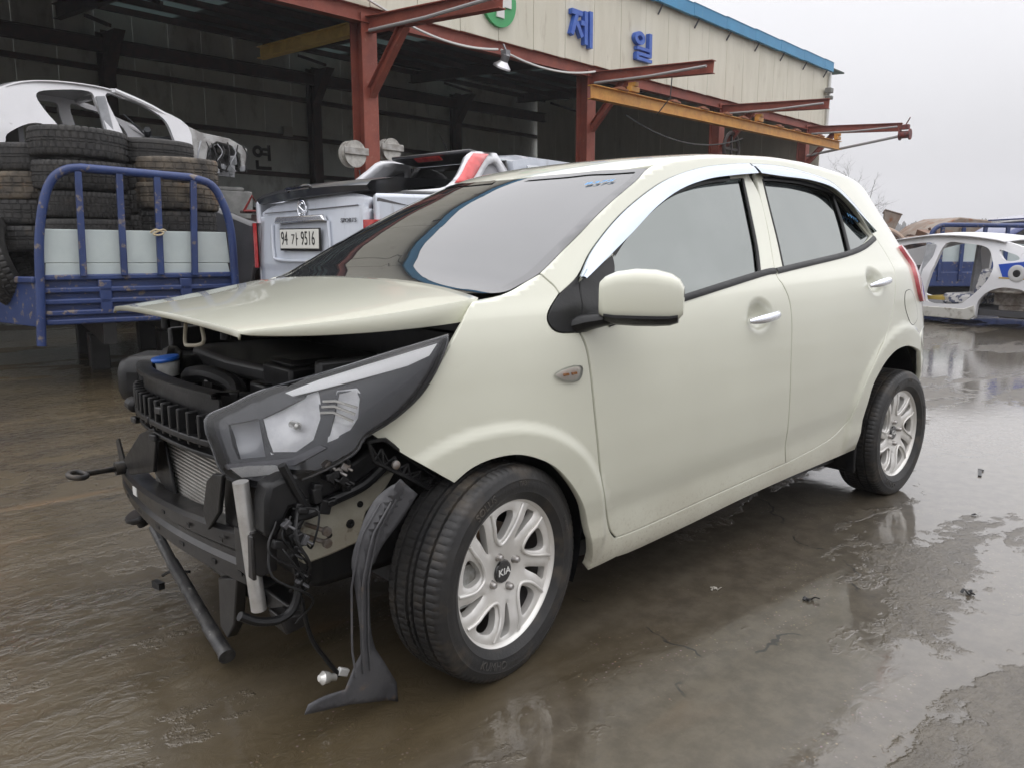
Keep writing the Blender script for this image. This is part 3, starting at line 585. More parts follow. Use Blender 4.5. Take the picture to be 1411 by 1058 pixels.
# rain beads of paint chips on the bonnet are left to the material
# ---- underbody, bulkhead, apron
g=G().box((1.62,0,.225),(2.5,1.34,.05)).box((.17,0,.60),(.05,1.30,.74)).box((1.3,0,.20),(1.6,1.1,.06)).box((2.7,0,.30),(.5,1.1,.2))
part('underbody',g,DARK,CAR,world=True)
for y_ in (.56,-.50): part('inner_apron',G().box((-.12,y_,.67),(.52,.03,.38)),DARK,CAR,world=True,bev=.01)
g=G().box((.06,0,.93),(.16,1.24,.05)); part('cowl_panel',g,BLACKP,CAR,world=True,bev=.01)
g=G().prism([tuple(p) for p in Q['rail']],(0,.05,0)); ra=part('chassis_rail',g,PRIMER,CAR,world=True,bev=.006)
for (x,z,r) in ((-.33,.445,.012),(-.39,.43,.008),(-.30,.49,.009)): part('rail_hole',G().lathe([(0,.0),(0,r),(-.003,r*.9),(-.003,r*.4),(.004,.0)],(x,-.551,z),'y',12),DARK,ra,world=True)
# ---- engine bay
eng=G().box((-.14,.02,.48),(.52,.98,.46)); part('engine_block',eng,DARK,CAR,world=True,bev=.03)
g=G(); 
cov=[(-.34,.46),(-.36,.12),(-.34,-.16),(-.20,-.24),(.0,-.24),(.05,-.1),(.05,.42),(-.06,.52),(-.26,.54)]
g.prism([(x,y,.745) for x,y in cov],(0,0,.055)); part('engine_cover',g,M('engine_cover_plastic',(.020,.020,.021),.45,c2=(.03,.03,.03),scale=5,bump=.05),CAR,world=True,bev=.016)
g=G().box((-.30,-.27,.765),(.16,.17,.12)).box((-.30,-.27,.83),(.13,.14,.02)).box((-.22,-.38,.74),(.10,.12,.10)).box((-.38,-.20,.71),(.05,.1,.12)); part('battery_box',g,BLACKP,CAR,world=True,bev=.014)
g=G().tube(smooth([(-.40,.30,.70),(-.44,.20,.745),(-.42,.08,.76),(-.40,-.04,.74),(-.42,-.12,.70)],None,5),.026,10); g.tube(smooth([(-.3,.55,.62),(-.38,.5,.74),(-.42,.42,.78),(-.46,.34,.74)],None,5),.034,10)
g.tube(smooth([(-.46,.24,.72),(-.44,.12,.70),(-.45,.0,.69),(-.43,-.14,.69)],None,5),.014,8); g.tube(smooth([(-.30,-.05,.66),(-.42,-.06,.70),(-.43,-.2,.74),(-.36,-.26,.70)],None,5),.010,8)
part('intake_hose',g,BLACKP,CAR,world=True)
g=G()
for k in range(26):
    x,y=RNG.uniform(-.46,-.36),RNG.uniform(-.22,.36); z=RNG.uniform(.60,.73); d=RNG.uniform(.02,.06,3); g.box((x,y,z),d,rotz(RNG.uniform(0,3)))
part('engine_fittings',g,BLACKM,CAR,world=True,bev=.005)['kind']='stuff'
g=G().lathe([(0,0),(0,.018),(.012,.02),(.03,.012),(.03,0)],(-.36,-.22,.79),'z',14); part('filler_cap',g,M('brown_cap',(.35,.17,.06),.5),CAR,world=True)
g=G().box((-.42,.13,.76),(.012,.016,.022),rotz(.6)); part('white_clip',g,WHITEP,CAR,world=True,bev=.003)
g=G().lathe([(0,0),(0,.032),(.04,.036),(.045,.036),(.045,0)],(-.47,.31,.735),'z',18); wa=part('washer_neck',g,M('milky_plastic',(.55,.56,.54),.4,c2=(.4,.4,.38),scale=20),CAR,world=True)
g=G().lathe([(0,0),(0,.040),(.006,.043),(.012,.040),(.015,0)],(-.475,.31,.782),'z',20,roty(-.12)); g.xf(); part('washer_cap',g,BLUECAP,wa,world=True)
# ---- radiator support, radiator, ducts
ys=np.linspace(.50,-.30,25); rows=[]
xs=lambda y:-.585+.11*(abs(y)/.5)**2.4
zs_=lambda y:.772-.012*(abs(y)/.5)**2+.004
for (dx,dz) in ((.034,-.012),(.032,.0),(.0,.004),(-.014,.0),(-.014,-.012),(.004,-.016),(.004,-.075),(-.008,-.08),(-.008,-.088),(.03,-.09)):
    rows.append([(xs(y)+dx,y,zs_(y)+dz) for y in ys])
rs_=part('radiator_support',G().grid(np.array(rows)),BLACKP,CAR,world=True,ang=30)
g=G()
for y in np.arange(.42,-.29,-.052):
    g.box((xs(y)-.012,y,zs_(y)-.10),(.03,.014,.085)); 
g.grid(np.array([[(xs(y)-.016+d,y,zs_(y)-h) for y in ys] for d,h in ((.03,.115),(-.012,.118),(-.012,.135),(.03,.138))])); g.grid(np.array([[(xs(y)-.004+d,y,zs_(y)-h) for y in ys] for d,h in ((.03,.155),(-.012,.158),(-.012,.17),(.03,.172))]))
part('support_rib',g,BLACKP,rs_,world=True,bev=.003)
g=G().box((-.50,.08,.655),(.05,.84,.05)).box((-.49,.45,.66),(.06,.05,.22)).box((-.42,-.40,.60),(.08,.10,.3)).tube([(-.575,.36,.655),(-.575,.30,.65)],.022,10); part('front_carrier',g,BLACKP,CAR,world=True,bev=.012)
g=G()
for k in range(24): g.box((-.530,-.03,.355+k*.0108),(.030,.54,.0042))
rad=part('radiator',g,M('radiator_fin',(.55,.54,.51),.4,metal=.35,c2=(.44,.42,.39),scale=14),CAR,world=True)
g=G().box((-.512,-.03,.48),(.028,.54,.27)); part('radiator_core',g,M('radiator_dark',(.06,.058,.055),.6),rad,world=True)
g=G().box((-.525,-.03,.622),(.045,.56,.022)).box((-.53,.25,.48),(.035,.03,.28)).box((-.53,-.31,.48),(.035,.03,.28)); part('radiator_tank',g,ALUR,rad,world=True,bev=.004)
for nm,t in (('duct_r',.012),('duct_r2',.01),('duct_l',.012),('duct_l2',.02)):
    part('air_duct',G().prism(Q[nm],(t,0,0)),BLACKP,CAR,world=True,bev=.003)
g=G().tube([(-.592,-.515,.60),(-.566,-.515,.275)],.0185,18).lathe([(0,.0),(0,.0205),(.012,.0205),(.012,0)],(-.578,-.515,.47),'z',16); part('receiver_drier',g,M('satin_aluminium',(.70,.70,.69),.38,metal=.75,c2=(.55,.54,.52),scale=12),CAR,world=True,ang=50)
# ---- bumper beam
ys=np.linspace(.56,-.515,30); rows=[]
bx=lambda y:-.612+.055*(abs(y)/.55)**2
def bz(y):
    f=(.56-y)/1.075; zm=.366+.030*f; h=.034+.036*f; return zm,h
for (dx,k) in ((.055,1),(.0,1.0),(-.012,.86),(-.012,.30),(-.002,.12),(-.002,-.12),(-.012,-.30),(-.012,-.9),(.0,-1.0),(.055,-1.02)):
    rows.append([(bx(y)+dx,y,bz(y)[0]+k*bz(y)[1]) for y in ys])
g=G().grid(np.array(rows)); be=part('bumper_beam',g,BLACKM,CAR,world=True,ang=25); q=be.modifiers.new('skin','SOLIDIFY'); q.thickness=.004
g=G()
for y in (.38,.2,.02,-.16,-.34,-.46):
    zm,h=bz(y); g.box((bx(y)-.0125,y,zm-h*.55),(.0022,.030,.010)); g.box((bx(y)-.0125,y-.06,zm+h*.6),(.0022,.020,.009))
part('beam_slot',g,DARK,be,world=True)
zm,h=bz(.245); g=G().box((bx(.245)-.0145,.245,zm+h*.58),(.002,.034,.026)); part('beam_sticker',g,WHITEP,be,world=True)
g=G().prism([(-.565,.50,.36),(-.565,.565,.36),(-.572,.575,.49),(-.568,.56,.50),(-.565,.53,.44)],(.006,0,0)); part('beam_bracket',g,BLACKM,be,world=True)
g=G(); p0=np.array([-.598,.480,.419]); p1=np.array([-.706,.432,.432]); d=(p1-p0)/np.linalg.norm(p1-p0)
g.tube([p0,p1],.0095,12); g.lathe([(-.008,.012),(-.008,.022),(.02,.022),(.02,.012)],p0,'x',14)
c=p1+d*.026; th=np.linspace(0,2*PI,29)[:-1]; side=np.cross(d,[0,0,1]); side/=np.linalg.norm(side)
ringp=[c+d*.027*math.cos(t)+(side*.97+np.array([0,0,.24]))*.024*math.sin(t) for t in th]; ringp+=ringp[:2]; g.tube(ringp,.0085,10,caps=False); part('tow_eye',g,M('tow_eye_steel',(.035,.035,.036),.4,metal=.5,c2=(.07,.06,.05),scale=30),be,world=True,ang=50)
g=G().prism(Q['crash'],(0,.06,0)); g.box((-.58,-.525,.415),(.012,.012,.10)).box((-.585,-.50,.42),(.01,.10,.11)); part('crash_box',g,BLACKM,CAR,world=True,bev=.004)
g=G().lathe([(0,0),(0,.040),(.006,.044),(.014,.044),(.018,.036),(.024,.036),(.03,.02),(.05,.018),(.05,0)],(0,0,0),'z',22,roty(.35)); g.xf(None,(-.545,.50,.215)); g.v=[(x,y,2*.232-z) for x,y,z in g.v]; g.f=[f[::-1] for f in g.f]; part('horn',g,BLACKM,CAR,world=True)
g=G().tube([(-.545,.33,.245),(-.55,.16,.18),(-.55,.155,.18),(-.553,-.13,.083),(-.555,-.135,.083),(-.555,-.255,.045)],[.016,.016,.0185,.0185,.0205,.0205],14); g.tube([(-.555,-.252,.046),(-.556,-.262,.043)],[.023,.023],14); part('lower_stiffener',g,M('scuffed_black_tube',(.022,.022,.023),.4,c2=(.06,.058,.056),scale=25,c3=(.2,.19,.18),scale3=45,lo3=.6,hi3=.7),CAR,world=True,ang=50)
g=G().prism(Q['strut'],(.03,0,0)); part('lower_strut',g,BLACKM,CAR,world=True,bev=.004)
g=G().prism(Q['lowbox'],(0,.07,0)).box((-.47,-.42,.24),(.05,.20,.05)).box((-.50,-.15,.235),(.03,.5,.03)).box((-.46,.15,.22),(.06,.3,.05)); part('subframe_corner',g,BLACKM,CAR,world=True,bev=.006)
g=G().tube(smooth([(-.52,.10,.16),(-.545,.20,.135),(-.55,.26,.105)],None,4),.005,6).box((-.55,.315,.055),(.02,.045,.022),rotz(.2)); part('loose_connector',g,BLACKP,CAR,world=True)
g=G().prism(Q['blackmod'],(0,.07,0)); part('lamp_carrier',g,BLACKP,CAR,world=True,bev=.01)
g=G(); 
for k in range(22):
    t=RNG.uniform(0,1); p=np.array(Q['blackmod'][3])*t+np.array(Q['blackmod'][9])*(1-t); p[1]=-.605; g.box(p+RNG.uniform(-.03,.03,3)*[1,.2,1],RNG.uniform(.012,.04,3),roty(RNG.uniform(-.5,.5)))
part('lamp_carrier_clip',g,BLACKP,CAR,world=True,bev=.003)
g=G().tube(smooth(Q['wire'],None,5),.011,8); part('wiring_harness',g,BLACKP,CAR,world=True)
g=G(); W2=smooth(Q['wire2'],None,5); g.tube(W2,.006,8); wi_=part('hanging_wire',g,BLACKP,CAR,world=True)
g=G().tube(smooth(Q['hose'],None,6),.014,10); part('washer_hose',g,BLACKP,CAR,world=True)
g=G()
for (x,z) in ((-.455,.475),(-.455,.445)): g.tube([(x,-.555,z),(x+.03,-.60,z-.012)],.006,8); g.lathe([(0,0),(0,.012),(-.01,.012),(-.01,0)],(x+.03,-.60,z-.012),'y',10)
part('rail_bolt',g,STEEL,CAR,world=True)
e=np.array(W2[-1]); g=G().lathe([(0,0),(.0,.010),(.015,.011),(.022,.016),(.036,.017),(.046,.008),(.047,0)],(0,0,0),'x',14,roty(.3)@rotz(PI)); g.xf(None,e+[-.012,0,0]); part('signal_bulb',g,BULB,wi_,world=True)
g=G().box(e+[.01,0,.006],(.03,.014,.02),roty(.5)); part('bulb_socket',g,WHITEP,wi_,world=True,bev=.003)
rr_=np.random.default_rng(21)
for k in range(6):
    x0,z0=rr_.uniform(-.57,-.49),rr_.uniform(.44,.60); x1,z1=x0+rr_.uniform(-.05,.07),z0-rr_.uniform(.08,.28); ym=-.615-rr_.uniform(0,.03)
    part('thin_cable',G().tube(smooth([(x0,-.60,z0),(x0+rr_.uniform(-.05,.05),ym,(z0+z1)/2+.04),(x1+rr_.uniform(-.04,.04),ym,(z0+z1)/2-.04),(x1,-.59,z1)],None,5),rr_.uniform(.0025,.005),6),BLACKP,CAR,world=True)
for k in range(14):
    x0,z0=(rr_.uniform(-.56,-.49),rr_.uniform(.36,.60)) if k%2 else (rr_.uniform(-.47,-.34),rr_.uniform(.585,.64)); part('trim_clip',G().box((x0,-.618,z0),rr_.uniform(.008,.026,3),roty(rr_.uniform(-1,1))).tube([(x0,-.62,z0),(x0+.012,-.64,z0-.01)],.004,6),(BLACKP,BLACKP,STEEL,GREYP)[k%4],CAR,world=True,bev=.002)
for k in range(6):
    y0=rr_.uniform(-.42,.4); part('support_clip',G().box((-.60+.09*(abs(y0)/.5)**2.4,y0,rr_.uniform(.60,.74)),(.03,.035,.02),rotz(rr_.uniform(-.3,.3))),(BLACKM,STEEL,BLACKP)[k%3],CAR,world=True,bev=.004)
# ---- torn wheel-arch liner hanging in front of the tyre
P=np.array(Q['liner']); P2=smooth(P,[1,1,0,0,1,1,1,0,1,1,1,1,1,1,1,0,1,1,0,0,0,0,0,1],3,True)
xz=P2[:,[0,2]]; V,F=cdt(xz,(),.014)
mid=np.array([(-.30,.56),(-.37,.47),(-.40,.36),(-.405,.2),(-.40,.1),(-.42,.03)])
def ly(x,z):
    xm=np.interp(z,mid[::-1,1],mid[::-1,0]); up=np.clip((z-.14)/.05,0,1); d=np.abs(x-xm)
    return -.70-.018*up+.55*np.minimum(d,.05)*up-(1-up)*(.012+.10*np.clip(xm-x,0,.2)-.2*np.clip(x-xm,0,.1))
g=G().add([(x,float(ly(x,z)),z) for x,z in V],[tuple(map(int,f)) for f in F]); li=part('torn_arch_liner',g,GREYP,CAR,world=True,ang=18); q=li.modifiers.new('skin','SOLIDIFY'); q.thickness=.003
g=G()
for o in (-.022,0,.022):
    pts=[(np.interp(z,mid[::-1,1],mid[::-1,0])+o*(1.0),0,z) for z in np.linspace(.54,.13,14)]; pts=[(x,float(ly(np.array(x),np.array(z)))-.003,z) for x,_,z in pts]; g.tube(pts,.003,6)
part('liner_rib',g,GREYP,li,world=True)
# ---- plastic fender bracket lattice
g=G(); B=np.array(Q['bracket']); a0,a1=B[0],B[2]; b0,b1=B[5],B[3]
g.tube([a0,B[1],a1],.006,6); g.tube([b0,B[4],b1],.006,6)
for k in range(7):
    t=k/6; g.tube([a0*(1-t)+a1*t,b0*(1-t)+b1*t],.004,6)
    if k<6:
        t2=(k+1)/6; g.tube([a0*(1-t)+a1*t,b0*(1-t2)+b1*t2],.003,6); g.tube([b0*(1-t)+b1*t,a0*(1-t2)+a1*t2],.003,6)
br=part('fender_bracket',g,BLACKP,CAR,world=True)
g=G().lathe([(0,0),(0,.011),(-.006,.011),(-.008,.004),(-.008,0)],tuple(a0*.72+a1*.28+(b0-a0)*.5+np.array([0,-.008,0])),'y',12); part('bracket_bolt',g,STEEL,br,world=True)
# ---- headlight
hlO=smooth(T['hl'],[1,0,0,0,0,0,0,1]+[0]*13,3,True)
cen=hlO.mean(0)
def bulge(uv):
    # outward swelling of the lens
    A_=hlO; B_=np.roll(hlO,-1,0); e=B_-A_; w_=uv[:,None,:]-A_[None]; t=np.clip((w_*e).sum(2)/((e*e).sum(1)+1e-12),0,1); d2=((w_-t[...,None]*e)**2).sum(2)
    k=np.exp(-np.sqrt(d2)*120); d=-np.log(k.sum(1)+1e-12)/120+.02; t=np.clip(d/.09,0,1); return .010+.024*t*(2-t)
HL=panel('headlight',hlO,CAR,M('headlight_housing',(.022,.022,.024),.35,c2=(.035,.035,.037),scale=10),gap=.004,off=-.06,res=.03,thick=.03,bump=lean)
gs=offset_poly(hlO,.003); part('lamp_side_wall',G().grid(np.array([S(gs[:,0],gs[:,1])+nrm(gs[:,0],gs[:,1])*(lean(gs)+o_)[:,None] for o_ in (.008,-.03,-.075)]),True),MATS['headlight_housing'],HL,world=True,ang=60)
panel('lamp_lens',hlO,HL,LENS,gap=0,bump=lambda uv:lean(uv)+bulge(uv),res=.012,thick=.012,cn=False)
def inner(nm,key,mat,off,gap=0,thick=.02,bump=None,res=.014,n=1):
    return panel(nm,smooth(T[key],None,n,True),HL,mat,gap=gap,off=off,res=res,thick=thick,bump=(lambda uv:lean(uv)+bump(uv)) if bump else lean)
SMOKE=M('lamp_inner_grey',(.30,.31,.335),.15,coat=.6)
panel('lamp_bezel',hlO,HL,M('lamp_bezel_grey',(.030,.032,.039),.16,metal=.25,coat=.4),gap=.001,off=-.016,res=.012,thick=.02,bump=lean,holes=[smooth(T[k_],None,1,True) for k_ in ('hl_refl','hl_box','hl_turn')])
cr=np.mean(T['hl_refl'],0); inner('reflector_bowl','hl_refl',M('lamp_reflector',(.94,.95,.97),.18,metal=.0,coat=.6,c2=(.80,.81,.84),scale=18),-.012,-.002,.02,dimple(cr,.12,.09,.026))
g=G().lathe([(0,0),(0,.010),(-.03,.010),(-.036,.005),(-.037,0)],tuple(S(cr[0],cr[1])+nrm(cr[0],cr[1])*(float(lean(cr))-.03)),'y',14); part('lamp_bulb',g,BULB,HL,world=True)
inner('inner_box','hl_box',SMOKE,-.022,-.002,.02,dimple(np.mean(T['hl_box'],0),.09,.06,.02))
inner('turn_reflector','hl_turn',M('lamp_reflector',(.74,.75,.77)),-.014,-.002,.02,dimple(np.mean(T['hl_turn'],0),.07,.06,.02))
inner('daylight_strip','hl_drl',M('lamp_white_strip',(.96,.965,.97),.2,coat=.8),.004,0,.004,res=.008)
inner('indicator_strip','hl_ind',M('dimpled_chrome',(.92,.92,.92),.25,metal=.15,bump=.9,bscale=160),.002,0,.02)
inner('lower_trim','hl_bez',M('lamp_trim_grey',(.10,.10,.11),.2,metal=.5),-.004,0,.01)
rim_=smooth([tuple(p) for p in hlO],None,1,True); part('lens_rim',G().tube(np.r_[S(rim_[:,0],rim_[:,1])+nrm(rim_[:,0],rim_[:,1])*(.009+lean(rim_))[:,None],S(rim_[:1,0],rim_[:1,1])+nrm(rim_[:1,0],rim_[:1,1])*(.009+lean(rim_[:1]))[:,None]],.0035,6),M('lens_edge_grey',(.10,.105,.115),.15,coat=.5),HL,world=True)
g=G(); 
tc_=np.array(T['hl_turn'])
for k,(fa,fb) in enumerate(((.25,.30),(.5,.5),(.75,.72))):
    p=tc_[6]*(1-fa)+tc_[0]*fa if k<2 else tc_[5]; 
    A_=tc_[0]*(1-fb)+tc_[6]*fb; B_=tc_[2]*(1-fb)+tc_[4]*fb; g.tube([S(q_[0],q_[1])+nrm(q_[0],q_[1])*float(lean(q_)) for q_ in (A_+[-.03,0],A_,B_)],.0035,6)
part('turn_lens_bar',g,BULB,HL,world=True)
part('headlight',G().add(*(lambda gg:(gg.v,gg.f))(G().box((-.40,.50,.70),(.30,.22,.16),rotz(-.7)))),BLACKP,CAR,world=True,bev=.05)
# ---- wheels
def tyre(R=.292,Wd=.185,Rb=.203,nseg=360,pitch=4,flat=.285,lug=.0022):
    h=Wd/2
    prof=[(-h*.82,Rb-.004,0),(-h*.86,Rb,0),(-h*.97,Rb+.016,0),(-h*.995,Rb+.019,0),(-h*.99,Rb+.022,0),(-h*1.02,Rb+.030,0),(-h*1.025,Rb+.045,0),(-h*1.012,Rb+.052,0),(-h*1.020,Rb+.054,0),(-h*1.005,Rb+.0575,0),(-h*.99,Rb+.060,0),(-h*.955,R-.020,0),(-h*.94,R-.016,1),(-h*.89,R-.0085,1),(-h*.80,R-.0035,1),(-h*.60,R-.0010,1),(-h*.585,R-.008,0),(-h*.50,R-.008,0),(-h*.485,R-.0005,2),(-h*.16,R,2),(-h*.145,R-.008,0),(-h*.06,R-.008,0),(-h*.045,R,2)]
    prof=prof+[(-y,r,t) for y,r,t in prof[::-1]]
    m=len(prof); V=[];F=[]
    for i in range(nseg):
        a=2*PI*i/nseg; c,s=math.cos(a),math.sin(a); ph=i%pitch
        for (y,r,t) in prof:
            rr=r-(lug if (t==1 and ph==0) or (t==2 and (i+2)%pitch==0) else 0)
            x,z=rr*c,rr*s
            if z<-flat: z=-flat; y=y*1.03
            V.append((x,y,z))
    for i in range(nseg):
        j=(i+1)%nseg
        for k in range(m-1): F.append((i*m+k,i*m+k+1,j*m+k+1,j*m+k))
    return V,F
def ring_text(txt,r0,size,ang0,y,extr=.002,flip=False):
    V,F=text_mesh(txt,size,extr); out=[]
    for (x,yy,z) in V:
        a=ang0-(x/r0) if not flip else ang0+(x/r0); r=r0+yy if not flip else r0-yy
        out.append((-0+r*math.cos(a),y-z,r*math.sin(a)))
    return out,F
def wheel(name,loc,steer,ang0,side=-1):
    W=part(name,G().lathe([(-.02,.045),(-.02,.07),(.07,.07),(.07,.045)],(0,0,0),'y',24),DARK,CAR); W.location=np.array(loc)-ORI; W.rotation_euler=(0,0,steer if side<0 else steer+PI)
    put('tyre',TY,W)
    rim=put('rim',RIM,W,rot=(0,0,0)); rim.rotation_euler=(0,ang0,0)
    put('rim_lip',BAR,rim); put('rim_barrel',BAR2,rim); put('spoke_ridge',RID,rim); cp=put('centre_cap',CAP,rim); put('cap_emblem',EMB,cp)
    for k in range(4):
        a=math.radians(-ang0*57.3*0+24+90*k); o=put('lug_nut',LUG,rim,(.052*math.cos(a),-.049,.052*math.sin(a)))
    put('brake_disc',BRK,W); put('brake_caliper',CAL,W); put('sidewall_lettering',LET,W)
    return W
g=G().add(*tyre()); TY=me('tyre',g,RUBBER,32)
hd=lambda r: -.072+.030*np.clip(1-r/.185,0,1)**1.4+.010*np.clip((r-.15)/.05,0,1)   # outward offset (negative y is outside)
holes=[]; ridges=[]
sw=lambda r: math.radians(9)*(r-.1)/.1
for k in range(5):
    a=math.radians(96-72*k)
    def P_(da,r): t=a+math.radians(da)-sw(r); return (r*math.cos(t),r*math.sin(t))
    holes.append(smooth([P_(-10,.166),P_(0,.170),P_(11,.166),P_(14,.148),P_(12,.120),P_(6,.098),P_(-3,.096),P_(-10,.115),P_(-12.5,.143)],None,4,True))
    holes.append(smooth([P_(30,.178),P_(36,.180),P_(41.5,.175),P_(40,.14),P_(38.5,.105),P_(35.5,.092),P_(32.5,.105),P_(31,.14)],None,3,True))
    ridges.append([P_(-19,.186),P_(-18,.16),P_(-17,.125),P_(-12,.099),P_(-2,.085),P_(8,.086),P_(15,.101),P_(19,.125),P_(20,.16),P_(21,.186)])
ci=np.linspace(0,2*PI,97)[:-1]; V,F=cdt(np.stack([.192*np.cos(ci),.192*np.sin(ci)],1),holes,.011)
r=np.hypot(V[:,0],V[:,1]); yy=hd(r); 
# soften towards the openings
for h_ in holes:
    d=np.min(np.linalg.norm(V[:,None]-h_[None],axis=2),axis=1); yy=yy+.006*np.clip(1-d/.010,0,1)
g=G(); P=np.stack([V[:,0],yy,V[:,1]],1); F=[tuple(map(int,f)) for f in F]
t=P[F[0][1]]-P[F[0][0]]
Fo=[]
for f in F:
    n=np.cross(P[f[1]]-P[f[0]],P[f[2]]-P[f[0]]); Fo.append(f if n[1]<0 else f[::-1])
E={}
for f in Fo:
    for i in range(3): E[(f[i],f[(i+1)%3])]=1
bd=[e for e in E if (e[1],e[0]) not in E]
g.add(P,Fo); k0=len(P); B2=P.copy(); B2[:,1]+=.022; B2[:,[0,2]]*=1.0; g.add(B2,[]); g.f+= [(j,i,k0+i,k0+j) for i,j in bd]
RIM=me('rim',g,ALU,38)
g=G().lathe([(-.060,.190),(-.070,.194),(-.076,.2005),(-.078,.206),(-.074,.2085),(-.068,.205)],(0,0,0),'y',72); BAR=me('rim_lip',g,ALU,50)
g=G().lathe([(-.058,.191),(-.02,.184),(.05,.180),(.075,.19),(.08,.205)],(0,0,0),'y',72); BAR2=me('rim_barrel',g,M('shaded_barrel',(.16,.155,.15),.5,metal=.4,c2=(.09,.08,.07),scale=9),50)  # barrel coloured dark so the spoke openings look shaded
g=G()
for rd in ridges:
    q=smooth(rd,None,5); rr=np.hypot(q[:,0],q[:,1]); g.tube(np.stack([q[:,0],hd(rr)-.0015,q[:,1]],1),.0052,8,flat=1)
RID=me('spoke_ridge',g,ALU,60)
g=G().lathe([(-.053,.0),(-.0565,.022),(-.055,.030),(-.051,.0325),(-.03,.0325)],(0,0,0),'y',32); CAP=me('centre_cap',g,M('gloss_black_cap',(.012,.012,.013),.15,coat=.6),40)
V,F=text_mesh('KIA',.026,.0008); g=G().add([(x*1.2,-.0575-z,y) for x,y,z in V],F); g.add([(x*1.2+.0006,-.0573-z,y+.0005) for x,y,z in V],F); EMB=me('cap_emblem',g,WHITEP,30)
g=G().lathe([(.012,.0125),(-.002,.0125),(-.006,.0105),(-.016,.0095),(-.020,.006),(-.0205,0)],(0,0,0),'y',12); g.lathe([(.001,.0125),(-.001,.0165),(.006,.0175)],(0,0,0),'y',16); LUG=me('lug_nut',g,M('lug_steel',(.42,.41,.40),.35,metal=.8,c2=(.30,.27,.24),scale=60),40)
g=G().lathe([(-.02,.03),(-.02,.075),(-.006,.08),(-.006,.125),(.006,.125),(.006,.05)],(0,0,0),'y',40); BRK=me('brake_disc',g,M('brake_steel',(.16,.15,.145),.5,metal=.7,c2=(.2,.12,.07),scale=15),40)
g=G().box((-.125,.0,.0),(.06,.08,.11)); CAL=me('brake_caliper',g,M('caliper_grey',(.36,.37,.36),.5,metal=.4,c2=(.2,.19,.17),scale=20),40)
g=G(); V,F=ring_text('KUMHO',.240,.030,math.radians(-112),-.0948,flip=True); g.add(V,F); V,F=ring_text('SOLUS',.242,.028,math.radians(118),-.0945); g.add(V,F); V,F=ring_text('TA31',.246,.018,math.radians(82),-.0945); g.add(V,F); V,F=ring_text('185/55R15',.240,.013,math.radians(20),-.0945); g.add(V,F)
LET=me('sidewall_lettering',g,M('raised_rubber',(.055,.053,.050),.6,c2=(.085,.075,.065),scale=12),30)
STEER=math.radians(9)
wheel('front_wheel',(0,-.700,.285),STEER,0)
wheel('rear_wheel',(2.4,-.700,.285),0,math.radians(14))
wheel('front_wheel',(0,.700,.285),STEER,0,1); wheel('rear_wheel',(2.4,.700,.285),0,.3,1)
g=G().box((2.06,-.64,.24),(.02,.20,.17)); part('mud_flap',g,BLACKP,CAR,world=True,bev=.005)
g=G().tube([(0,-.62,.285),(0,.62,.285)],.03,10).tube([(2.4,-.62,.285),(2.4,.62,.285)],.04,10).box((0,0,.25),(.3,1.0,.1)); part('axle',g,DARK,CAR,world=True)
# blue grease-pencil writing on the glass
def glass_text0(txt,px,ang,size,parent):
    V,F=text_mesh(txt,size,.0004); V=np.array(V); c,s=math.cos(ang),math.sin(ang); uv=np.stack([px[0]+V[:,0]*c-V[:,1]*s,px[1]+V[:,0]*s+V[:,1]*c],1)
    P=S(uv[:,0],uv[:,1])+nrm(uv[:,0],uv[:,1])*(.003+V[:,2])[:,None]; return part('grease_pencil_number',G().add(P,F),M('blue_marker',(.10,.38,.80),.6),parent,world=True)

def glass_text(txt,A,B,parent,size):
    A=np.array(A);B=np.array(B); V,F=text_mesh(txt,1.,.0004,'LEFT'); V=np.array(V); w_=V[:,0].max(); u=(B-A)/w_; up=np.array([-u[1],u[0]]); up=up/np.linalg.norm(up)*size
    uv=A+V[:,:1]*u+V[:,1:2]*up
    P=S(uv[:,0],uv[:,1])+nrm(uv[:,0],uv[:,1])*(.0025+V[:,2])[:,None]; return part('grease_pencil_number',G().add(P,F),M('blue_marker',(.16,.42,.78),.6),parent,world=True)
glass_text('8375',T['wsnum'][0],T['wsnum'][1],WS,.03)
glass_text('1975',T['rgnum'][0],T['rgnum'][1],CAR,.022)
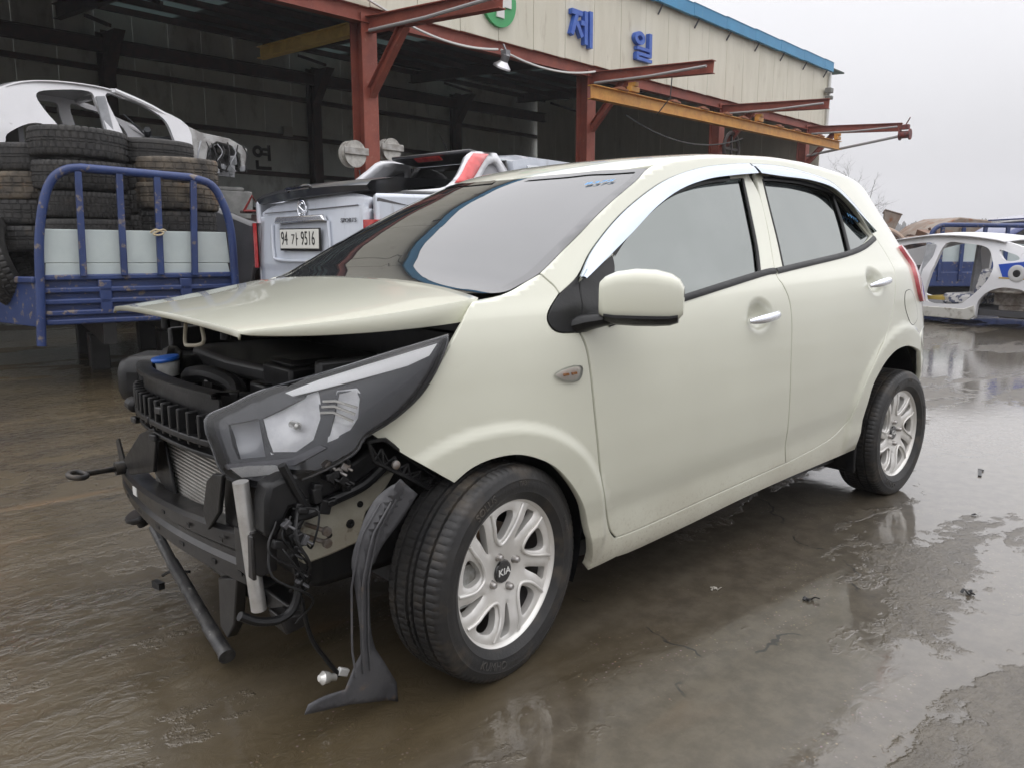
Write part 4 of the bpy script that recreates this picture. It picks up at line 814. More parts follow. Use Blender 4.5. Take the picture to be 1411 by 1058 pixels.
# ================================================================ ground
def ground_mat():
    m=bpy.data.materials.new('wet_muddy_concrete'); m.use_nodes=True; nt=m.node_tree; N=nt.nodes; L=nt.links; b=N['Principled BSDF']; I=b.inputs
    tc=N.new('ShaderNodeTexCoord'); P=tc.outputs['Object']
    def mapn(v,scale,rot=0):
        q=N.new('ShaderNodeMapping'); q.inputs['Scale'].default_value=scale; q.inputs['Rotation'].default_value=(0,0,rot); L.new(v,q.inputs[0]); return q.outputs[0]
    def noise(v,s,d=5,r=.55,dist=0):
        n=N.new('ShaderNodeTexNoise'); n.inputs['Scale'].default_value=s; n.inputs['Detail'].default_value=d; n.inputs['Roughness'].default_value=r; n.inputs['Distortion'].default_value=dist; L.new(v,n.inputs['Vector']); return n.outputs[0]
    def rng(x,a,z,c=0.,d=1.):
        r=N.new('ShaderNodeMapRange'); r.interpolation_type='SMOOTHSTEP'; r.inputs[1].default_value=a; r.inputs[2].default_value=z; r.inputs[3].default_value=c; r.inputs[4].default_value=d; L.new(x,r.inputs[0]); return r.outputs[0]
    def mth(op,x,y):
        n=N.new('ShaderNodeMath'); n.operation=op
        for k,q in enumerate((x,y)):
            if isinstance(q,(int,float)): n.inputs[k].default_value=q
            else: L.new(q,n.inputs[k])
        return n.outputs[0]
    def mix(f,a,c):
        x=N.new('ShaderNodeMix'); x.data_type='RGBA'
        if isinstance(f,(int,float)): x.inputs[0].default_value=f
        else: L.new(f,x.inputs[0])
        for k,q in ((6,a),(7,c)):
            if isinstance(q,tuple): x.inputs[k].default_value=(*q,1)
            else: L.new(q,x.inputs[k])
        return x.outputs[2]
    PS_=mapn(P,(.5,1.25,1),.42)
    big=noise(PS_,.75,3,.5,.4); mid=noise(PS_,2.4,4,.6,.6); fine=noise(P,13,4,.7)
    sep=N.new('ShaderNodeSeparateXYZ'); L.new(P,sep.inputs[0])
    low=mth('ADD',mth('MULTIPLY',sep.outputs[0],-.075),mth('MULTIPLY',sep.outputs[1],.055))     # the yard falls to the left, where mud collects
    bm=mth('ADD',mth('MULTIPLY',big,.62),mth('MULTIPLY',mid,.42))
    mudv=mth('ADD',bm,low); mud=rng(mudv,.40,.66)
    pud=rng(mth('ADD',bm,mth('MULTIPLY',mth('SUBTRACT',fine,.5),.16)),.455,.50)                                                                       # standing water against damp grit
    vor=N.new('ShaderNodeTexVoronoi'); vor.inputs['Scale'].default_value=85; L.new(P,vor.inputs['Vector'])
    vs=N.new('ShaderNodeSeparateColor'); L.new(vor.outputs['Color'],vs.inputs[0]); peb=mth('MULTIPLY',mth('MULTIPLY',rng(vor.outputs['Distance'],.36,.10),rng(vs.outputs[0],.55,.85)),rng(mid,.50,.64))
    conc=mix(rng(fine,.3,.7),(.098,.083,.061),(.058,.048,.035)); brown=mix(rng(mid,.3,.7),(.092,.069,.036),(.048,.036,.019))
    col=mix(mud,conc,brown); col=mix(mth('MULTIPLY',peb,.5),col,mix(.85,vor.outputs['Color'],(.24,.20,.15)))
    rust=rng(noise(mapn(P,(.5,2.6,1),.35),.9,3,.6),.63,.72); col=mix(mth('MULTIPLY',mth('MULTIPLY',rust,mud),.45),col,(.20,.11,.045))
    vc=N.new('ShaderNodeTexVoronoi'); vc.feature='DISTANCE_TO_EDGE'; vc.inputs['Scale'].default_value=.30
    wob=N.new('ShaderNodeVectorMath'); wob.operation='ADD'; nzc=N.new('ShaderNodeTexNoise'); nzc.inputs['Scale'].default_value=2.2; nzc.inputs['Detail'].default_value=5; L.new(P,nzc.inputs['Vector']); sc_=N.new('ShaderNodeVectorMath'); sc_.operation='SCALE'; sc_.inputs['Scale'].default_value=.5; L.new(nzc.outputs['Color'],sc_.inputs[0]); L.new(P,wob.inputs[0]); L.new(sc_.outputs[0],wob.inputs[1]); L.new(wob.outputs[0],vc.inputs['Vector'])
    crk=mth('MULTIPLY',rng(vc.outputs['Distance'],.0022,.0006),rng(mid,.52,.58)); col=mix(crk,col,(.02,.019,.018))
    L.new(col,I['Base Color'])
    dry=rng(pud,0,1,1.0,.0)
    I['Roughness'].default_value=.5; I['Specular IOR Level'].default_value=.25
    L.new(rng(pud,0,1,.55,1.0),I['Coat Weight']); L.new(rng(pud,0,1,.15,.012),I['Coat Roughness']); I['Coat IOR'].default_value=1.58
    rip=noise(mapn(P,(1.0,1.5,1),-.72),15,4,.62,1.0)
    chop=rng(mudv,.48,.80,.014,.20)                # choppier water on the muddy side of the yard
    hw=mth('ADD',mth('MULTIPLY',rip,chop),mth('MULTIPLY',mth('ADD',mth('MULTIPLY',noise(P,48,4,.7),.13),mth('MULTIPLY',peb,.12)),dry))
    bp=N.new('ShaderNodeBump'); bp.inputs['Strength'].default_value=1; bp.inputs['Distance'].default_value=.045; L.new(hw,bp.inputs['Height']); L.new(bp.outputs[0],I['Normal']); L.new(bp.outputs[0],I['Coat Normal'])
    return m
g=G(); n=40; xs_=np.linspace(-1,1,n+1); xs_=np.sign(xs_)*np.abs(xs_)**3*420; g.grid(np.array([[(x+5,y+5,0) for y in xs_] for x in xs_])); g.f=[f[::-1] for f in g.f] if np.cross(np.array(g.v[g.f[0][1]])-np.array(g.v[g.f[0][0]]),np.array(g.v[g.f[0][2]])-np.array(g.v[g.f[0][0]]))[2]<0 else g.f
gr=put('ground',me('ground',g,ground_mat(),None)); tag(gr,'wet muddy concrete yard with puddles','ground',kind='structure')
# ================================================================ warehouse
BO=(5.813,9.35,0); PHI=.123; SLP=.013
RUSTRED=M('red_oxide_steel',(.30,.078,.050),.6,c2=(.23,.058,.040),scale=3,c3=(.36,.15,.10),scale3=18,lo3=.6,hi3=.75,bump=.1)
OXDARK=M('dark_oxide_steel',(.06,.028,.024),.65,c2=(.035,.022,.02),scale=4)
CREAMW=M('cream_sheet_wall',(.70,.67,.56),.5,c2=(.64,.61,.50),scale=1.2,c3=(.44,.39,.30),scale3=2.5,lo3=.6,hi3=.8,stretch=(2.5,2.5,.5))
INW=M('inner_wall_sheet',(.68,.71,.68),.6,c2=(.58,.61,.59),scale=1.1,c3=(.34,.35,.33),scale3=2.2,lo3=.55,hi3=.8,stretch=(1,1,.5))
BLUET=M('blue_roof_trim',(.03,.24,.46),.45,c2=(.04,.28,.52),scale=2,c3=(.10,.26,.38),scale3=8,lo3=.62,hi3=.8)
ORNG=M('orange_crane_paint',(.62,.32,.065),.5,c2=(.52,.24,.05),scale=4,c3=(.15,.07,.03),scale3=18,lo3=.62,hi3=.78)
ROOFU=M('roof_underside',(.10,.115,.115),.7,c2=(.075,.085,.085),scale=1.2)
def skyl():
    m=bpy.data.materials.new('translucent_roof_sheet'); m.use_nodes=True; N=m.node_tree.nodes; L=m.node_tree.links
    for n in list(N): N.remove(n)
    o=N.new('ShaderNodeOutputMaterial'); t=N.new('ShaderNodeBsdfTranslucent'); t.inputs[0].default_value=(.22,.26,.255,1); d=N.new('ShaderNodeBsdfDiffuse'); d.inputs[0].default_value=(.2,.23,.21,1); x=N.new('ShaderNodeMixShader'); x.inputs[0].default_value=.4
    L.new(t.outputs[0],x.inputs[1]); L.new(d.outputs[0],x.inputs[2]); L.new(x.outputs[0],o.inputs[0]); return m
SKYL=skyl()
WH=thing('warehouse','open steel warehouse with red posts, cream front panels and blue roof trim','building',BO,PHI)
def bl(s,v,z): return (s,v,z+SLP*s)
def wp(name,g,mat,parent=WH,bev=0,ang=35): return part(name,g,mat,parent,bev=bev,ang=ang)
for k,s in enumerate((-6,0,6,12,18)):
    g=G().hbeam(bl(s,0,-.1),bl(s,0,4.72),.30,.30,.02,up=(0,1,0)); po=wp('post',g,RUSTRED)
    if s>=0:
        g=G().hbeam(bl(s,-.12,4.56),bl(s,-3.0,4.40),.15,.24,.014); wp('cantilever_arm',g,RUSTRED)
        g=G().hbeam(bl(s,-.14,3.5),bl(s,-1.0,4.42),.13,.15,.012,up=(0,.7,.7)); wp('arm_brace',g,RUSTRED)
        g=G().tube([bl(s-.11,-.3,4.43),bl(s-.12,-1.6,4.39),bl(s-.11,-2.9,4.41)],.028,8); wp('arm_conduit',g,M('conduit_grey',(.34,.33,.33),.5))
g=G().hbeam(bl(-9,-.10,4.70),bl(19.4,-.10,4.70),.16,.24,.014); wp('eave_beam',g,RUSTRED)
g=G().box((0,0,0),(1,1,1))
# sheet panels of the front, each with a folded joint
NP=28; w0=19.5/19.5
pm=None
for k in range(-9,20):
    s0=k*1.0; s1=min(s0+.99,19.46)
    g=G().box((0,0,0),(s1-s0,.05,2.0)); g.xf(None,bl((s0+s1)/2,-.17,5.81)); wp('front_panel',g,CREAMW,bev=.006)
for k in range(19):
    g=G(); 
s=-9.
while s<19.3:
    e=min(s+1.72,19.3); L_=e-s-.012
    g=G().box((0,0,0),(L_,.34,.04)).box((0,-.16,-.13),(L_,.02,.30)).box((0,-.12,-.27),(L_,.08,.02)); g.xf(None,bl((s+e)/2,-.18,6.80)); wp('roof_trim',g,BLUET)
    g=G().beam(bl(s+.3,-.20,6.30),bl(s+.3,-.32,6.50),.03,.03); wp('trim_bracket',g,M('bracket_dark',(.08,.08,.085),.6)); s+=1.72
for k in range(-9,22):
    g=G().box((0,0,0),(.99,.04,8.2)); g.xf(None,bl(k+.5,12.62,3.8)); wp('back_wall_panel',g,INW)
for z in (1.0,2.15,3.3,4.5,5.72):
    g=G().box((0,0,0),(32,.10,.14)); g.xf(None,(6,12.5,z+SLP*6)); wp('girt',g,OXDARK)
for s in (-5.45,1.1,7.66,14.2):
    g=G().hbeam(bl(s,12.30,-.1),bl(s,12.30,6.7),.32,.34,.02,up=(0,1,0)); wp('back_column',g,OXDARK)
    g=G().prism([bl(s-.15,12.1,5.6),bl(s-.15,12.1,6.6),bl(s-.15,11.3,6.6),bl(s-.15,11.6,6.3)],(.3,0,0)); wp('haunch',g,OXDARK)
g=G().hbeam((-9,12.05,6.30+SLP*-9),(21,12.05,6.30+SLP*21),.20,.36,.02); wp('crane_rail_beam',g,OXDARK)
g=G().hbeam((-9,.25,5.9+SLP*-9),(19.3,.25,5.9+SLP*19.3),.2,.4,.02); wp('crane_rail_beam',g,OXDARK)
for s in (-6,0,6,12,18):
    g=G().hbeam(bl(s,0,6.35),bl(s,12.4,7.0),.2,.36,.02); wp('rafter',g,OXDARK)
    for q in range(4): g=G().beam(bl(s,1.5+q*2.6,6.15),bl(s,2.8+q*2.6,6.6),.08,.08); wp('rafter_brace',g,OXDARK)
for v in np.arange(.8,12.3,1.25):
    g=G().box((0,0,0),(29.5,.08,.16)); g.xf(None,(5.5,v,6.58+.052*v+SLP*5.5)); wp('purlin',g,OXDARK)
for k in range(-9,20,2):
    g=G().prism([bl(k,-.1,6.72),bl(k+1.98,-.1,6.72),bl(k+1.98,12.7,7.4),bl(k,12.7,7.4)],(0,0,.05)); wp('roof_sheet' if (k//2)%3 else 'skylight_sheet',g,ROOFU if (k//2)%3 else SKYL)
for s in (-9.1,19.4):
    for k in range(12):
        ht=6.72+.05*(k*1.04); g=G().box((0,0,0),(.05,1.03,ht)); g.xf(None,bl(s,.5+k*1.04,ht/2-.1)); wp('end_wall_panel',g,INW if s<0 else CREAMW)
g=G().tube([bl(19.25,-.26,6.5),bl(19.25,-.26,4.6)],.05,10); wp('downpipe',g,WHITEP)
g=G().box(bl(19.05,-.34,5.9),(.25,.2,.16)).box(bl(18.95,-.38,5.65),(.12,.25,.12)); wp('wall_speaker',g,M('speaker_grey',(.2,.2,.19),.6),bev=.02)
# yellow girder inside the first bay, colour lightened to stand for its lit end
g=G().hbeam(bl(-.05,.25,4.54),bl(-.25,2.6,4.50),.16,.20,.014); wp('monorail_girder',g,M('yellow_girder',(.78,.56,.14),.5,c2=(.62,.42,.10),scale=4))
# orange crane runway beam hung under the arms
g=G().hbeam(bl(4.52,-1.2,3.98),bl(17.9,-1.2,3.98),.16,.26,.016)
V=np.array(g.v); c,s_=math.cos(PHI),math.sin(PHI)
def bw(g):
    V=np.array(g.v); g.v=[(BO[0]+c*x-s_*y,BO[1]+s_*x+c*y,z) for x,y,z in V]; return g
CR=thing('crane_runway_beam','orange steel crane runway beam hung under the red cantilever arms','beam',(BO[0]+c*11+s_*1.2,BO[1]+s_*11-c*1.2,0),PHI)
def cw(g): return g.xf(None,(-11,1.2,0))
part('beam',cw(g),ORNG,CR,bev=.004)
for s in (6,12,17.7): part('hanger',cw(G().box(bl(s,-1.2,4.2),(.30,.12,.10)).box(bl(s,-1.2,4.30),(.12,.18,.08))),ORNG,CR,bev=.006)
for s in (5.5,7.6,8.9,10.1,11.0,13.2,14.4,16.2): part('clamp_plate',cw(G().box(bl(s,-1.2,4.135),(.38,.20,.035)).box(bl(s+.05,-1.2,4.17),(.18,.10,.04))),M('rusty_clamp',(.26,.10,.05),.7),CR,bev=.004)
# winch at the end of the last arm
def bt(s,v,z): p=bl(s,v,z); return (BO[0]+c*p[0]-s_*p[1],BO[1]+s_*p[0]+c*p[1],p[2])
wt=thing('electric_winch','small red winch at the tip of the last cantilever arm','winch',bt(18,-3.1,4.05),PHI)
part('drum',G().lathe([(-.16,0),(-.16,.16),(-.12,.16),(-.12,.11),(.12,.11),(.12,.16),(.16,.16),(.16,0)],(0,0,.12),'y',16),M('winch_red',(.22,.035,.03),.6,c2=(.08,.03,.03),scale=9),wt); part('motor',G().box((0,.0,.34),(.16,.22,.14)).tube([(.0,.0,.4),(.05,-.1,.62)],.02,6),M('winch_red',(.2,.03,.03)),wt,bev=.02)
part('stay_pole',G().tube([(0,.05,.1),(-.02,3.0,-.30)],.04,8),M('conduit_grey',(.34,.33,.33)),wt)
cb=G()
for (a,b,sag) in ((bt(.7,-.3,4.66),bt(2.85,-.3,4.62),.10),(bt(2.95,-.3,4.63),bt(5.9,-.3,4.66),.16)):
    p=[np.array(a)*(1-t)+np.array(b)*t-np.array([0,0,sag*4*t*(1-t)]) for t in np.linspace(0,1,14)]; cb.tube(p,.022,6)
p=[np.array(bt(.7,-.3,4.66)),np.array(bt(.3,-.25,4.8)),np.array(bt(-.4,-.3,4.95))]; cb.tube(smooth(p,None,4),.022,6)
solo('power_cable',cb,WHITEP,'white power cable sagging along the eave past the flood lamp','cable')
cb=G(); p=[np.array(bt(6.2,-.9,3.75))*(1-t)+np.array(bt(11.5,-1.0,3.7))*t-np.array([0,0,.35*4*t*(1-t)]) for t in np.linspace(0,1,16)]; cb.tube(p,.016,6); cb.tube([np.array(bt(6.35,-1.9,4.5)),np.array(bt(6.3,-1.9,4.0)),np.array(bt(6.3,-1.6,3.7))],.012,6)
solo('crane_cable',cb,M('dark_cable',(.06,.06,.06),.6),'dark cable looping below the orange runway beam','cable')
fl=thing('flood_lamp','round silver flood lamp hanging from the eave between the first two posts','lamp',bt(2.9,-.35,4.30),PHI)
part('reflector',G().lathe([(0,.17),(.03,.165),(.10,.09),(.12,.07),(.12,0)],(0,0,0),'z',20,rotx(.5)),M('lamp_silver',(.6,.6,.62),.3,metal=.7),fl); part('lamp_body',G().lathe([(.10,.07),(.24,.075),(.26,.05),(.26,0)],(0,0,0),'z',14,rotx(.5)).box((0,-.1,.24),(.12,.12,.1)),M('lamp_grey',(.22,.22,.23),.4,metal=.5),fl); part('bracket',G().tube([(0,-.12,.26),(0,-.05,.40)],.02,6),M('lamp_grey',(.22,.22,.23)),fl)
part('lamp_glass',G().lathe([(0,0),(-.005,.15),(.0,.16)],(0,0,0),'z',20,rotx(.5)),M('lamp_lit_glass',(.8,.82,.85),.3),fl)
for (s,v,z,rr,lb) in ((-.62,-.42,2.26,.205,'left of the first red post, above the tailgate'),(.42,-.05,2.42,.19,'right of the first red post, partly hidden')):
    hr=thing('hose_reel','round pale hose reel %s'%lb,'hose reel',bt(s,v,z),PHI,'hose reels on the first post'); 
    part('drum',G().lathe([(-.09,0),(-.09,rr),(-.075,rr),(-.075,rr*.7),(.06,rr*.7),(.06,rr),(.075,rr),(.075,0)],(0,0,.26),'y',24),M('reel_white',(.55,.54,.50),.5,c2=(.35,.33,.3),scale=8),hr); part('bracket',G().box((.0,-.11,.30),(.46,.03,.11)).box((0,.1,.26),(.1,.2,.1)),M('reel_grey',(.45,.44,.42),.5,c2=(.3,.28,.25),scale=10),hr,bev=.008); part('hose_end',G().tube([(.05,-.1,.02),(.10,-.1,-.25),(.08,-.1,-.4)],.012,6),M('dark_cable',(.06,.06,.06)),hr)
# ---- lettering built from strokes
def bar(g,x0,y0,x1,y1,t,d): 
    a=np.array([x0,y0]); b=np.array([x1,y1]); u=(b-a)/np.linalg.norm(b-a); n=np.array([-u[1],u[0]])*t/2
    g.prism([(p[0],0,p[1]) for p in (a+n,b+n,b-n,a-n)],(0,d,0))
def ring(g,cx,cy,rx,ry,t,d,n=28):
    rows=[]
    for k in range(n+1):
        a=2*PI*k/n; rows.append([(cx+(rx+o)*math.cos(a),dd,cy+(ry+o)*math.sin(a)) for o,dd in ((t/2,0),(t/2,d),(-t/2,d),(-t/2,0),(t/2,0))])
    g.grid(np.array(rows))
def hangul(ch,d):
    g=G(); t=.14
    if ch=='je': bar(g,.02,.86,.50,.86,t,d); bar(g,.27,.86,.03,.24,t,d*.98); bar(g,.25,.60,.50,.24,t,d*.96); bar(g,.44,.62,.70,.62,t*.9,d*.97); bar(g,.67,.96,.67,.06,t,d); bar(g,.91,1.0,.91,.0,t,d)
    if ch=='il': ring(g,.30,.74,.19,.16,t,d); bar(g,.84,1.0,.84,.46,t,d); bar(g,.16,.40,.91,.40,t*.8,d); bar(g,.86,.43,.86,.19,t*.8,d*.97); bar(g,.16,.21,.90,.21,t*.8,d); bar(g,.19,.22,.19,.02,t*.8,d*.97); bar(g,.16,.04,.93,.04,t*.8,d)
    if ch=='yeon': ring(g,.28,.72,.18,.17,t,d); bar(g,.50,.82,.84,.82,t*.8,d*.97); bar(g,.50,.62,.84,.62,t*.8,d*.96); bar(g,.84,1.0,.84,.36,t,d); bar(g,.22,.36,.22,.05,t,d); bar(g,.16,.05,.92,.05,t,d*.97)
    if ch=='ga': bar(g,.05,.82,.50,.82,t*.7,d); bar(g,.46,.85,.12,.12,t*.7,d*.97); bar(g,.74,1.0,.74,.0,t*.7,d); bar(g,.74,.52,.98,.52,t*.7,d*.97)
    return g
BLUEL=M('blue_sign_letter',(.03,.10,.46),.4,c2=(.05,.14,.52),scale=5)
for ch,s,z,w_,h_,lb in (('je',5.08,5.10,.74,.72,'first blue sign letter on the cream front, nearer the green cross'),('il',7.38,5.16,.82,.62,'second blue sign letter on the cream front, farther from the green cross')):
    g=hangul(ch,-.10); g.v=[(x*w_,y,z_*h_) for x,y,z_ in g.v]; o=put('sign_letter',me('sign_letter',g,BLUEL,30),None,bt(s,-.20,z),(0,-SLP,PHI)); tag(o,lb,'sign')
g=hangul('yeon',-.02); o=put('wall_letter',me('wall_letter',g,M('black_letter',(.02,.02,.02),.6),30),None,bt(5.46,12.57,3.42),(0,-SLP,PHI)); o.scale=(.72,1,.76); tag(o,'black sign letter on the inner back wall beside a steel column','sign')
cs=thing('cross_sign','green round sign with a white cross on the cream front','sign',bt(2.95,-.20,5.03),PHI)
part('disc',G().lathe([(-.06,0),(-.06,.46),(0,.46),(0,0)],(0,0,.46),'y',40),M('sign_green',(.05,.36,.12),.4),cs); part('cross',G().box((0,-.075,.46),(.20,.03,.60)).box((-.2,-.074,.46),(.2,.028,.2)).box((.2,-.074,.46),(.2,.028,.2)),WHITEP,cs)
# dark clutter stored inside the right-hand bays
def heap(name,label,cat,x0,x1,v,z0,z1,n,mat,seed):
    r=np.random.default_rng(seed); g=G()
    for k in range(n):
        s=r.uniform(x0,x1); q=r.uniform(.10,.32,3); zz=z0+(z1-z0)*r.uniform(0,1)**1.2; 
        if k%3==0: a=r.uniform(0,6,2); g.tube([bt(s,v+r.uniform(-.4,.4),zz),bt(s+.3*math.cos(a[0]),v+r.uniform(-.4,.4),zz+.3*math.sin(a[0]))],r.uniform(.03,.09),8)
        else: g.box(bt(s,v+r.uniform(-.5,.5),zz),q,rotz(r.uniform(0,3))@rotx(r.uniform(-.6,.6)))
    return solo(name,g,mat,label,cat,kind='stuff')
heap('engine_scrap','pile of dark engine scrap inside the right-hand bays','scrap',6.5,19,4.0,.3,2.15,260,M('greasy_metal',(.05,.048,.046),.45,metal=.5,c2=(.12,.11,.10),scale=12),3)
g=G().box(bt(12.5,4.0,1.0),(13,1.6,.06),rotz(PHI)); 
for s in (6.6,9.5,12.5,15.5,18.4): g.box(bt(s,4.0,.5),(.1,1.4,1.0),rotz(PHI))
solo('scrap_rack',g,OXDARK,'low steel rack under the engine scrap in the right-hand bays','rack')
wr=thing('wire_hoop','large dark hoop hanging by the third red post','hoop',bt(11.9,-.5,3.05),PHI); part('hoop',G().tube([(.42*math.cos(t),0,.45+.42*math.sin(t)) for t in np.linspace(0,2*PI,26)],.05,8),M('dark_hoop',(.045,.035,.032),.6),wr); part('spoke',G().box((0,0,.45),(.06,.05,.8)).box((0,0.01,.45),(.8,.04,.06)),M('dark_hoop',(.045,.035,.032)),wr)
# ================================================================ silver pickup
SILV=M('silver_pickup_paint',(.62,.66,.73),.4,metal=.12,coat=.9,c2=(.57,.61,.68),scale=2,c3=(.33,.33,.34),scale3=4,lo3=.62,hi3=.85,stretch=(3,3,.6))
PKB=M('pickup_black_lid',(.020,.022,.027),.3,coat=.5,c2=(.03,.03,.036),scale=4)
PKG=M('pickup_glass',(.008,.008,.009),.03,ior=1.7)
PK=thing('pickup_truck','silver pickup with black bed lid and red-striped sport bar','pickup',(1.68,3.48,0),.1306)
def pp(n,g,m,par=None,bev=0,ang=35,label=None): return part(n,g,m,par or PK,bev=bev,ang=ang,label=label)
# tailgate: gently crowned sheet
def tg(y,z): return -.012*(1-(y/.7)**2)+.10*((z-.82)/.7)**2*.5
rows=[]
for z in np.r_[np.linspace(.82,.98,6),np.linspace(1.0,1.50,16)]:
    rows.append([(tg(y,z)-(.010 if z>.97 else 0),y,z+.04*(-(y)/.7)*((z-.82)/.7)-.06*(abs(y)/.7)**4*(z>1.4)) for y in np.linspace(.70,-.70,22)])
rows=np.array(rows)
g=G().grid(rows); tgp=pp('tailgate',g,SILV); q=tgp.modifiers.new('skin','SOLIDIFY'); q.thickness=.05; q.offset=1 
# recessed plate bay as a raised frame, plate, garnish
fr=[(.50,1.30),(.47,1.08),(.38,1.015),(-.20,1.025),(-.29,1.09),(-.26,1.315)]
g=G().tube(smooth([(tg(y,z)-.022,y,z) for y,z in fr],[1,0,0,0,0,1],5),.013,8); pp('plate_bay_edge',g,SILV,tgp)
g=G().prism([(.0,.39,1.355),(.0,-.22,1.365),(.0,-.255,1.315),(.0,.42,1.305)],(-.045,0,0)); pp('chrome_garnish',g,M('satin_chrome',(.72,.73,.76),.2,metal=.85),tgp,bev=.012)
g=G().box((-.035,.075,1.178),(.012,.545,.175)); pl_=pp('plate_holder',g,BLACKP,tgp,bev=.008)
g=G().box((-.044,.075,1.182),(.008,.515,.148)); np_=pp('number_plate',g,M('plate_white',(.74,.74,.69),.4),tgp,bev=.006)
PLB=M('plate_black',(.012,.012,.012),.5)
def flat_text(txt,size,y0,z0,sx=1.):
    V,F=text_mesh(txt,size,.001,'LEFT'); return G().add([(-.0495-z,y0-x*sx,z0+y) for x,y,z in V],F)
pp('plate_digits',flat_text('94',.150,.315,1.182,.62),PLB,np_); pp('plate_digits',flat_text('9516',.150,.045,1.182,.62),PLB,np_)
g=hangul('ga',-.002); g.v=[(-.0495+y*.2,.175-x*.095,1.132+z*.100) for x,y,z in g.v]; pp('plate_character',g,PLB,np_)
# emblem: open S-shaped badge in an oval ring; script badge
th=np.linspace(0,2*PI,25); g=G().tube([(tg(.08,1.41)-.025,.08+.055*math.cos(t),1.415+.065*math.sin(t)) for t in th],.007,8,caps=False); g.tube(smooth([(tg(.08,1.41)-.027,.08-a,1.415+b) for a,b in ((.03,.035),(-.005,.045),(-.03,.022),(.0,.0),(.03,-.022),(.005,-.045),(-.03,-.035))],None,4),.009,8); pp('badge',g,CHROME,tgp)
V,F=text_mesh('SPORTS',.055,.002); g=G().add([(tg(-.5,1.31)-.022-z,-.50-x-.15*y,1.315+y*.8) for x,y,z in V],F); pp('script_badge',g,M('badge_dark',(.12,.12,.13),.3,metal=.6),tgp)
g=G().tube([(tg(y,1.41+.02*(-y))-.020,y,1.405-.02*y) for y in np.linspace(.62,.16,8)],.004,6); g.tube([(tg(y,1.41)-.020,y,1.405-.03*y) for y in np.linspace(.0,-.60,8)],.004,6); pp('tailgate_crease',g,M('crease_dark',(.13,.13,.14),.5),tgp)
# black lid
rows=[]
for x,z0,ov in ((.06,1.495,0),(.02,1.50,.0),(.0,1.53,.0),(.04,1.565,.0),(.25,1.60,-.01),(1.0,1.62,-.03),(1.25,1.62,-.03)):
    rows.append([(x+.05*(1-(y/.72)**2)*(-1 if x<.1 else 0),y,z0+.045*(-y/.7)*.6+ (.025*(1-(y/.72)**2) if z0>1.5 else 0)) for y in np.linspace(.72,-.72,16)])
g=G().grid(np.array(rows)); lid=pp('bed_lid',g,PKB)
g=G().tube(smooth([(-.065,.15,1.545),(-.09,.13,1.56),(-.09,-.12,1.575),(-.065,-.14,1.56)],None,4),.016,8,flat=.8); pp('lid_handle',g,M('gloss_black_handle',(.02,.02,.022),.15,coat=1),lid)
for sy in (1,-1):
    # bed side
    zo=.02*-sy
    side=[(.02,1.50),(.70,1.52),(1.4,1.53),(1.55,1.2),(1.55,.62),(1.25,.62),(1.2,.85),(1.0,1.0),(.75,1.0),(.55,.85),(.5,.62),(.03,.70)]
    g=G().prism([(x,.74*sy,z) for x,z in side],(0,.055*sy,0)); pp('bed_side',g,SILV,bev=.03)
    g=G().prism([(.03,.795*sy,1.47),(.35,.80*sy,1.42),(.03,.79*sy,1.445)],(0,.004*sy,0)); pp('side_crease',g,M('crease_dark',(.13,.13,.14)),bev=.001)
    # tail lamp wraps the corner
    g=G().prism([(.0-.02,.66*sy,1.315),(-.02,.66*sy,1.30),(-.02,.68*sy,.96),(.0,.80*sy,.96),(.14,.815*sy,1.0),(.16,.815*sy,1.28),(.05,.81*sy,1.315)],(0,0,0.001)) if False else G()
    rows=[]
    for z,k in ((.95,.3),(1.0,.8),(1.12,1),(1.25,1),(1.315,.9)):
        rows.append([(-.028,(.70)*sy,z),(-.034,.735*sy,z),(-.018,.785*sy,z),(.03,.808*sy,z),(.03+.12*k,.806*sy,z),(.03+.12*k,.78*sy,z)])
    g=G().grid(np.array(rows)); g.add(rows[-1],[tuple(range(6))]); g.add(rows[0],[tuple(range(6))]); pp('tail_lamp',g,RED,ang=50)
    # sport bar buttress
    bar_=[(.30,1.525),(.68,1.555),(.84,1.615),(.98,1.70),(1.10,1.80),(1.22,1.885),(1.54,1.90),(1.60,1.74),(1.63,1.53)]
    hol=smooth([(1.20,1.63),(1.29,1.73),(1.40,1.80),(1.50,1.82),(1.53,1.74),(1.535,1.65)],None,3,True)
    V,F=cdt(smooth(bar_,[1,0,0,0,0,0,1,0,1],3,True),(hol,),.06); 
    yb=lambda x,z:.745-.20*np.clip((z-1.53)/.37,0,1)
    g=G().add([(x,float(yb(x,z))*sy,z) for x,z in V],[tuple(map(int,f)) for f in F]); b_=pp('sport_bar',g,M('white_sport_bar',(.62,.63,.66),.35,coat=.6,c2=(.5,.5,.52),scale=5)); q=b_.modifiers.new('skin','SOLIDIFY'); q.thickness=.06; q.offset=0
    V,F=cdt(offset_poly(hol,-.01),(),.08); g=G().add([(x,float(yb(x,z)-.012)*sy,z) for x,z in V],[tuple(map(int,f)) for f in F]); pp('bar_window',g,M('dull_grey_window',(.19,.19,.205),.3),b_)
    st=[(.86,1.622),(1.03,1.63),(1.13,1.69),(1.28,1.80),(1.42,1.896),(1.225,1.886),(1.10,1.80),(.98,1.70)]
    V,F=cdt(smooth(st,[1,1,0,0,1,1,0,0],3,True),(),.05); g=G().add([(x,float(yb(x,z)+.048)*sy,z) for x,z in V],[tuple(map(int,f)) for f in F]); s2=pp('red_stripe',g,M('red_stripe_paint',(.62,.025,.025),.35,coat=.7),b_); q=s2.modifiers.new('skin','SOLIDIFY'); q.thickness=.004
